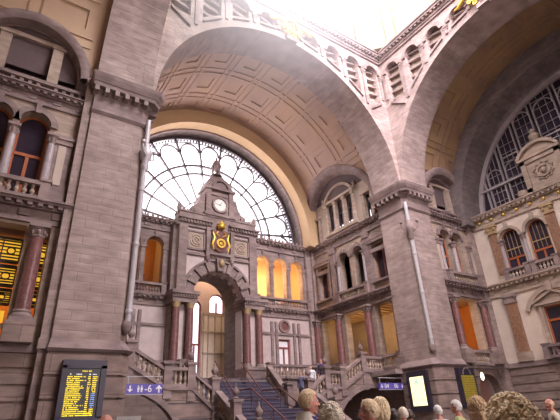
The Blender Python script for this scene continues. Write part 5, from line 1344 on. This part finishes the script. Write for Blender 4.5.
def shoe_mesh(s):
    m = MB(); bm = bmesh.new(); r = bmesh.ops.create_icosphere(bm, subdivisions=3, radius=1)
    for v in bm.verts: v.co = Vector((v.co.x*.048+s*.115, v.co.y*.14+.05, max(-.045, v.co.z*.05*(1.25 if v.co.y < 0 else .85))+.046))
    me = bpy.data.meshes.new('shoe'); bm.to_mesh(me); bm.free(); return me
SHOES = {s: shoe_mesh(s) for s in (-1, 1)}
def hair_mesh(style, seed=0, k=1.0):
    bm = bmesh.new(); bmesh.ops.create_icosphere(bm, subdivisions=5, radius=1); rm = []
    thick = dict(short=.012, neat=.014, bald=.004, curly=.045, grey_curly=.03, long=.024, wave=.026)[style]
    amp = dict(short=.004, neat=.004, bald=.001, curly=.022, grey_curly=.012, long=.007, wave=.010)[style]
    fr = dict(short=60, neat=45, bald=30, curly=34, grey_curly=40, long=24, wave=26)[style]
    for v in bm.verts:
        d = v.co.copy(); x, y, z = d
        lim = .42 if style != 'bald' else .2
        face = (y > .35 and z < lim+.25*(1-abs(x))) or (y > .05 and z < .05)
        low = z < (-.45 if style in ('short', 'neat', 'bald') else -.8)
        if style == 'bald' and z > .45: face = True
        if face or low: rm.append(v)
        n = noise.noise(d*fr*.12+Vector((seed, 0, 0)))+.6*noise.noise(d*fr*.3+Vector((0, seed, 0)))
        if style in ('curly', 'grey_curly'): n = abs(noise.noise(d*7+Vector((seed, 0, 0))))*1.6-.3+.8*abs(noise.noise(d*15+Vector((0, seed, 0))))-.2
        if style in ('long', 'wave'): n += .8*noise.noise(Vector((x*14, y*14, z*2+seed)))
        p = head_point(d)
        t = thick*(1+.25*max(0, z))
        if style in ('curly', 'grey_curly', 'wave') and z < 0: p = Vector((.077*x, .098*y, .118*z)); 
        v.co = p+d.normalized()*(t+amp*n)
        if style == 'long' and z < -.1 and y < .1: v.co.z -= (-z-.1)*.22; v.co += Vector((x, y, 0))*.02
    bmesh.ops.delete(bm, geom=rm, context='VERTS')
    for v in bm.verts: v.co += HC
    me = bpy.data.meshes.new('hair'); bm.to_mesh(me); bm.free()
    parts = [me]
    if style in ('curly', 'grey_curly', 'wave', 'long'):      # separate locks over the shell
        rnd = random.Random(seed); m = MB(); cnt = 420 if style == 'curly' else 240
        for i in range(cnt):
            z = rnd.uniform(-.75, 1); a = rnd.uniform(0, 2*PI); q = math.sqrt(1-z*z); d = Vector((q*math.cos(a), q*math.sin(a), z))
            if (d.y > .35 and z < .45) or (d.y > .05 and z < .05): continue
            t = d.cross(Vector((rnd.uniform(-1, 1), rnd.uniform(-1, 1), rnd.uniform(-1, 1)))).normalized()
            if style in ('long', 'wave'): t = (Vector((0, -.3, -1))-d*Vector((0, -.3, -1)).dot(d)).normalized()
            b = d.cross(t); c = head_point(d) if style == 'long' else Vector((.077*d.x, .098*d.y, .118*d.z)); c = c+HC+d*(thick*(1+.25*max(0, z))+amp*.3)
            R = rnd.uniform(.008, .016) if 'curly' in style else .03
            pts = []
            for j in range(7):
                g = j/6*PI*1.5+rnd.uniform(0, .2) if 'curly' in style else None
                if g is not None: pts.append(c+t*R*math.cos(g)+b*R*math.sin(g)+d*.004*j*.5)
                else: pts.append(c+t*R*(j-3)*.45+b*.006*math.sin(j*1.3+i)-d*.0015*(j-3)**2)
            m.tube(pts, [.003, .0055, .0065, .0065, .006, .005, .002], 5)
        me2 = bpy.data.meshes.new('locks'); me2.from_pydata([tuple(v) for v in m.v], [], m.f); parts.append(me2)
    r = join(parts, 'hair')
    for p in r.polygons: p.use_smooth = True
    return r
def hair_mat(name, c1, c2):
    m, nt, b = new_mat(name)
    nt.links.new(mixc(nt, noise_fac(nt, 60, 3, .35, .65, pos(nt)), c1, c2), b.inputs['Base Color']); b.inputs['Roughness'].default_value = .45; return m
HAIR = dict(sandy=hair_mat('sandy_grey_hair', (.50, .34, .18), (.78, .60, .38)), grey=hair_mat('silver_blond_hair', (.62, .52, .40), (.95, .86, .70)),
            blond=hair_mat('blond_hair', (.66, .48, .27), (.98, .82, .55)), pale=hair_mat('pale_blond_curls', (.82, .60, .33), (1.0, .88, .62)), dark=hair_mat('dark_hair', (.04, .03, .03), (.09, .06, .05)), white=hair_mat('white_hair', (.6, .57, .53), (.85, .82, .78)), brown=hair_mat('light_brown_hair', (.45, .28, .14), (.80, .58, .34)))
CL = {}
def cloth(c):
    if c not in CL:
        m, nt, b = new_mat('cloth'); nt.links.new(mixc(nt, noise_fac(nt, 25, 4, .3, .7, pos(nt)), [v*.85 for v in c], c), b.inputs['Base Color']); b.inputs['Roughness'].default_value = .9; CL[c] = m
    return CL[c]
def wrap(me, name, mat, parent):
    if me.users and len(me.materials) and me.materials[0] is not mat: me = me.copy()
    if not len(me.materials): me.materials.append(mat)
    else: me.materials[0] = mat
    for p in me.polygons: p.use_smooth = True
    o = bpy.data.objects.new(name, me); COL.objects.link(o); o.parent = parent; return o
def person(x, y, z, h, head, label, hair, hs, top, legs=(.08, .08, .12), skin=SKINP, glasses=False, collar=None, seed=0, detail=True, pitch=0, hairk=1.0, group=None, high_collar=None):
    t = thing('person', label, 'person', (x, y, z), group); t.rotation_euler = (0, 0, -math.radians(head)); k = h/(1.765 if 'curly' not in hs else 1.80)
    t.scale = (k, k, k)
    wrap(BODY, 'body', skin, t)
    wrap(TOP, 'jacket', cloth(top), t); wrap(LEGS, 'trousers', cloth(legs), t)
    for s in (-1, 1): wrap(SHOES[s], 'shoe', cloth((.05, .04, .04)), t)
    hm = hair_mesh(hs, seed); o = wrap(hm, 'hair', HAIR[hair], t)
    if hairk != 1:
        for v in hm.vertices: v.co = HC+(v.co-HC)*hairk
    if detail:
        for s in (-1, 1):
            e = MB().lathe((s*.031, .02+.083, 1.645), [(.001, -.012), (.009, -.008), (.012, 0), (.009, .008), (.001, .012)], 10).build('eye', 'white', t, True)
            e.matrix_parent_inverse = Matrix.Identity(4)
            q = MB().lathe((s*.031, .02+.0935, 1.645), [(.001, -.005), (.0045, 0), (.001, .005)], 8).build('iris', 'black', None, True); q.parent = e
    if glasses:
        m = MB()
        for s in (-1, 1):
            m.tube([Vector((s*.034+.024*math.cos(a), .135-.004*abs(math.cos(a)), 1.642+.018*math.sin(a))) for a in [i*2*PI/14 for i in range(15)]], .0025, 6)
            m.tube([(s*.058, .13, 1.645), (s*.084, .09, 1.648), (s*.088, .0, 1.645), (s*.086, -.03, 1.63)], .004, 6)
        m.tube([(-.012, .135, 1.645), (.012, .135, 1.645)], .0025, 6)
        g = m.build('spectacles', 'black', None, True); g.parent = t
    if collar:
        m = MB()
        pts = []
        for i in range(17):
            a = i/16*2*PI; pts.append((.085*math.cos(a), -.0+.078*math.sin(a), 1.485-.022*math.sin(a)))
        m.tube(pts, .03, 8); c = m.build('collar', cloth(collar), None, True); c.parent = t
    if high_collar:
        m = MB(); vs = []
        for i in range(25):
            a = i/24*2*PI; c, q = math.cos(a), math.sin(a); e = .03*(q > .3)
            vs += [(.19*c, .13*q-.01, 1.42), (.115*c, .098*q-.012, 1.50-e), (.092*c, .082*q-.012, 1.545-e), (.082*c, .074*q-.012, 1.54-e), (.085*c, .08*q-.012, 1.45)]
        m.add(vs, [[i*5+j, i*5+j+1, i*5+j+6, i*5+j+5] for i in range(24) for j in range(4)]); c = m.build('jacket_collar', cloth(high_collar), None, True); c.parent = t
    return t
person(3.13, 4.16, 0, 1.87, 112, 'person with short sandy-grey hair and pink neck in a cream jacket with navy collar', 'sandy', 'short', (.62, .56, .47), skin=SKIN, collar=(.05, .04, .16), seed=1, high_collar=(.62, .56, .47))
person(2.95, 3.53, 0, 1.71, 20, 'person seen from behind with short tousled silver-blond hair', 'grey', 'grey_curly', (.25, .22, .28), seed=2, detail=False)
person(3.58, 3.64, 0, 1.73, -42, 'person with sandy hair and dark spectacles turned towards the clock', 'sandy', 'neat', (.16, .11, .22), skin=SKIN, glasses=True, seed=3)
person(4.07, 3.99, 0, 1.75, 50, 'person with blond layered hair just behind the bespectacled one', 'blond', 'wave', (.20, .15, .25), seed=4, detail=False)
person(2.11, 1.25, 0, 1.605, 58, 'person with a big mass of pale blond curls seen from behind', 'pale', 'curly', (.40, .33, .30), seed=5, detail=False, hairk=1.03)
person(4.74, 3.17, 0, 1.70, 40, 'person with long straight light brown hair seen from behind', 'brown', 'long', (.30, .26, .22), seed=6, detail=False)
person(8.10, 5.87, 0, 1.79, -28, 'person in a pale green shirt with short white hair, face in profile', 'white', 'neat', (.42, .46, .20), skin=SKIN, seed=7)
person(11.6, 5.84, 0, 1.77, -40, 'balding person with sunburnt head in a beige shirt near the end wall', 'sandy', 'bald', (.58, .49, .38), skin=SKIN, seed=8)
person(8.67, 6.78, 0, 1.73, 20, 'person in a white shirt with white hair in front of the lit poster', 'white', 'neat', (.74, .72, .74), seed=9, detail=False)
person(5.85, 5.45, 0, 1.67, 30, 'person in a bright crimson top beside the blue platform sign', 'dark', 'short', (.65, .03, .08), seed=10, detail=False)
person(6.72, 6.02, 0, 1.70, 10, 'person in a light grey top behind the crimson one', 'grey', 'short', (.45, .42, .42), seed=11, detail=False)
person(7.52, 6.59, 0, 1.67, 60, 'person in a dark navy coat under the lit poster', 'dark', 'short', (.04, .035, .09), seed=12, detail=False)
GS = 'distant people on the side flight of the staircase'
person(15.15, 19.55, 2.62, 1.60, 240, 'distant person in a bright white shirt coming down the side stairs', 'dark', 'short', (.85, .85, .88), seed=13, detail=False, group=GS)
person(15.75, 19.35, 2.95, 1.60, 250, 'distant person in dark violet clothes at the turn of the side stairs', 'dark', 'short', (.10, .07, .16), seed=14, detail=False, group=GS)
person(16.25, 19.9, 2.95, 1.62, 200, 'distant person in a dull red jacket at the turn of the side stairs', 'brown', 'short', (.30, .10, .09), seed=15, detail=False, group=GS)
person(14.75, 19.9, 2.27, 1.66, 250, 'distant person in grey-blue clothes lower on the side stairs', 'dark', 'short', (.15, .15, .24), seed=16, detail=False, group=GS)

# the visitor by the departures board holds up a printed sheet: an arm is raised
def raised_variant():
    global BODY, TOP
    V = [(0, 0, .95), (0, .0, 1.10), (0, .01, 1.25), (0, 0, 1.40), (0, 0, 1.47), (0, .01, 1.55)]; R = [(.15, .11), (.135, .10), (.15, .11), (.12, .09), (.058, .055), (.055, .055)]
    E = [(0, 1), (1, 2), (2, 3), (3, 4), (4, 5)]
    for s in (-1, 1):
        b = len(V)
        V += [(s*.165, 0, 1.40), (s*.215, 0, 1.36)] + ([(.29, .16, 1.20), (.20, .36, 1.38), (.185, .375, 1.43)] if s > 0 else [(s*.24, -.01, 1.12), (s*.25, .04, .90), (s*.25, .05, .84)])
        R += [.055, .055, .043, .030, (.03, .022)]; E += [(3, b), (b, b+1), (b+1, b+2), (b+2, b+3), (b+3, b+4)]
        b = len(V); V += [(s*.095, 0, .88), (s*.105, .01, .50), (s*.11, -.02, .10), (s*.11, -.01, .05), (s*.12, .12, .03)]; R += [.092, .062, .042, .042, (.035, .03)]
        E += [(0, b), (b, b+1), (b+1, b+2), (b+2, b+3), (b+3, b+4)]
    hv = [(.187, .37, 1.42), (.18, .385, 1.48)]; he = [(0, 1)]; hr = [.022, (.034, .017)]
    for dx, ln in ((-.03, .055), (-.01, .07), (.01, .075), (.03, .065)):
        n = len(hv); hv += [(.18+dx, .395, 1.505), (.18+dx, .418, 1.505+ln*.45), (.18+dx, .408, 1.505+ln*.8)]; hr += [.0095, .0085, .0075]; he += [(1, n), (n, n+1), (n+1, n+2)]
    n = len(hv); hv += [(.150, .37, 1.46), (.140, .378, 1.495), (.150, .386, 1.52)]; hr += [.012, .0105, .009]; he += [(0, n), (n, n+1), (n+1, n+2)]
    a = (BODY, TOP)
    BODY = eval_mesh(join([skin_mesh(V, E, R, 2), head_mesh(), _h[0], skin_mesh(hv, he, hr, 1)], 'b'), [('REMESH', dict(mode='VOXEL', voxel_size=.0075)), ('SMOOTH', dict(factor=.5, iterations=4))], 'body')
    V = [(0, 0, .86), (0, 0, 1.0), (0, .0, 1.12), (0, .01, 1.27), (0, 0, 1.40), (0, -.005, 1.475)]; R = [(.185, .145), (.18, .14), (.165, .13), (.178, .135), (.15, .115), (.078, .075)]
    E = [(i, i+1) for i in range(5)]
    for s in (-1, 1):
        b = len(V); V += [(s*.165, 0, 1.395), (s*.22, 0, 1.36)]+([(.295, .155, 1.20), (.215, .33, 1.355)] if s > 0 else [(s*.245, -.01, 1.12), (s*.255, .04, .90)]); R += [.075, .073, .06, .048]; E += [(4, b), (b, b+1), (b+1, b+2), (b+2, b+3)]
    TOP = skin_mesh(V, E, R, 2)
    p = person(1.18, 4.76, 0, 1.71, 22, 'person with thinning fair hair by the departures board holding up a printed sheet', 'blond', 'bald', (.35, .28, .25), skin=SKIN, seed=17)
    BODY, TOP = a
    q = thing('printed_sheet', 'white and grey printed sheet held up in a raised hand below the departures board', 'paper', (0, 0, 0))
    k = p.scale[0]; mw = Matrix.Translation(p.location) @ Matrix.Rotation(p.rotation_euler.z, 4, 'Z') @ Matrix.Scale(k, 4)
    fr = lambda u, o, z: mw @ Vector((.18+u, .392-o+(z-1.6)*.1, z))
    q.location = fr(0, 0, 1.5)
    MB().box(fr, -.125, .125, -.002, .002, 1.50, 1.73).build('sheet', 'white', q)
    m = MB()
    for i in range(9): glyph_row(m, fr, -.11, .02+.08*((i*7) % 3)/3, 1.69-i*.018, .008, .0025, i)
    m.box(fr, .03, .11, .0025, .0035, 1.54, 1.62); m.build('print', 'pipe', q)
raised_variant()
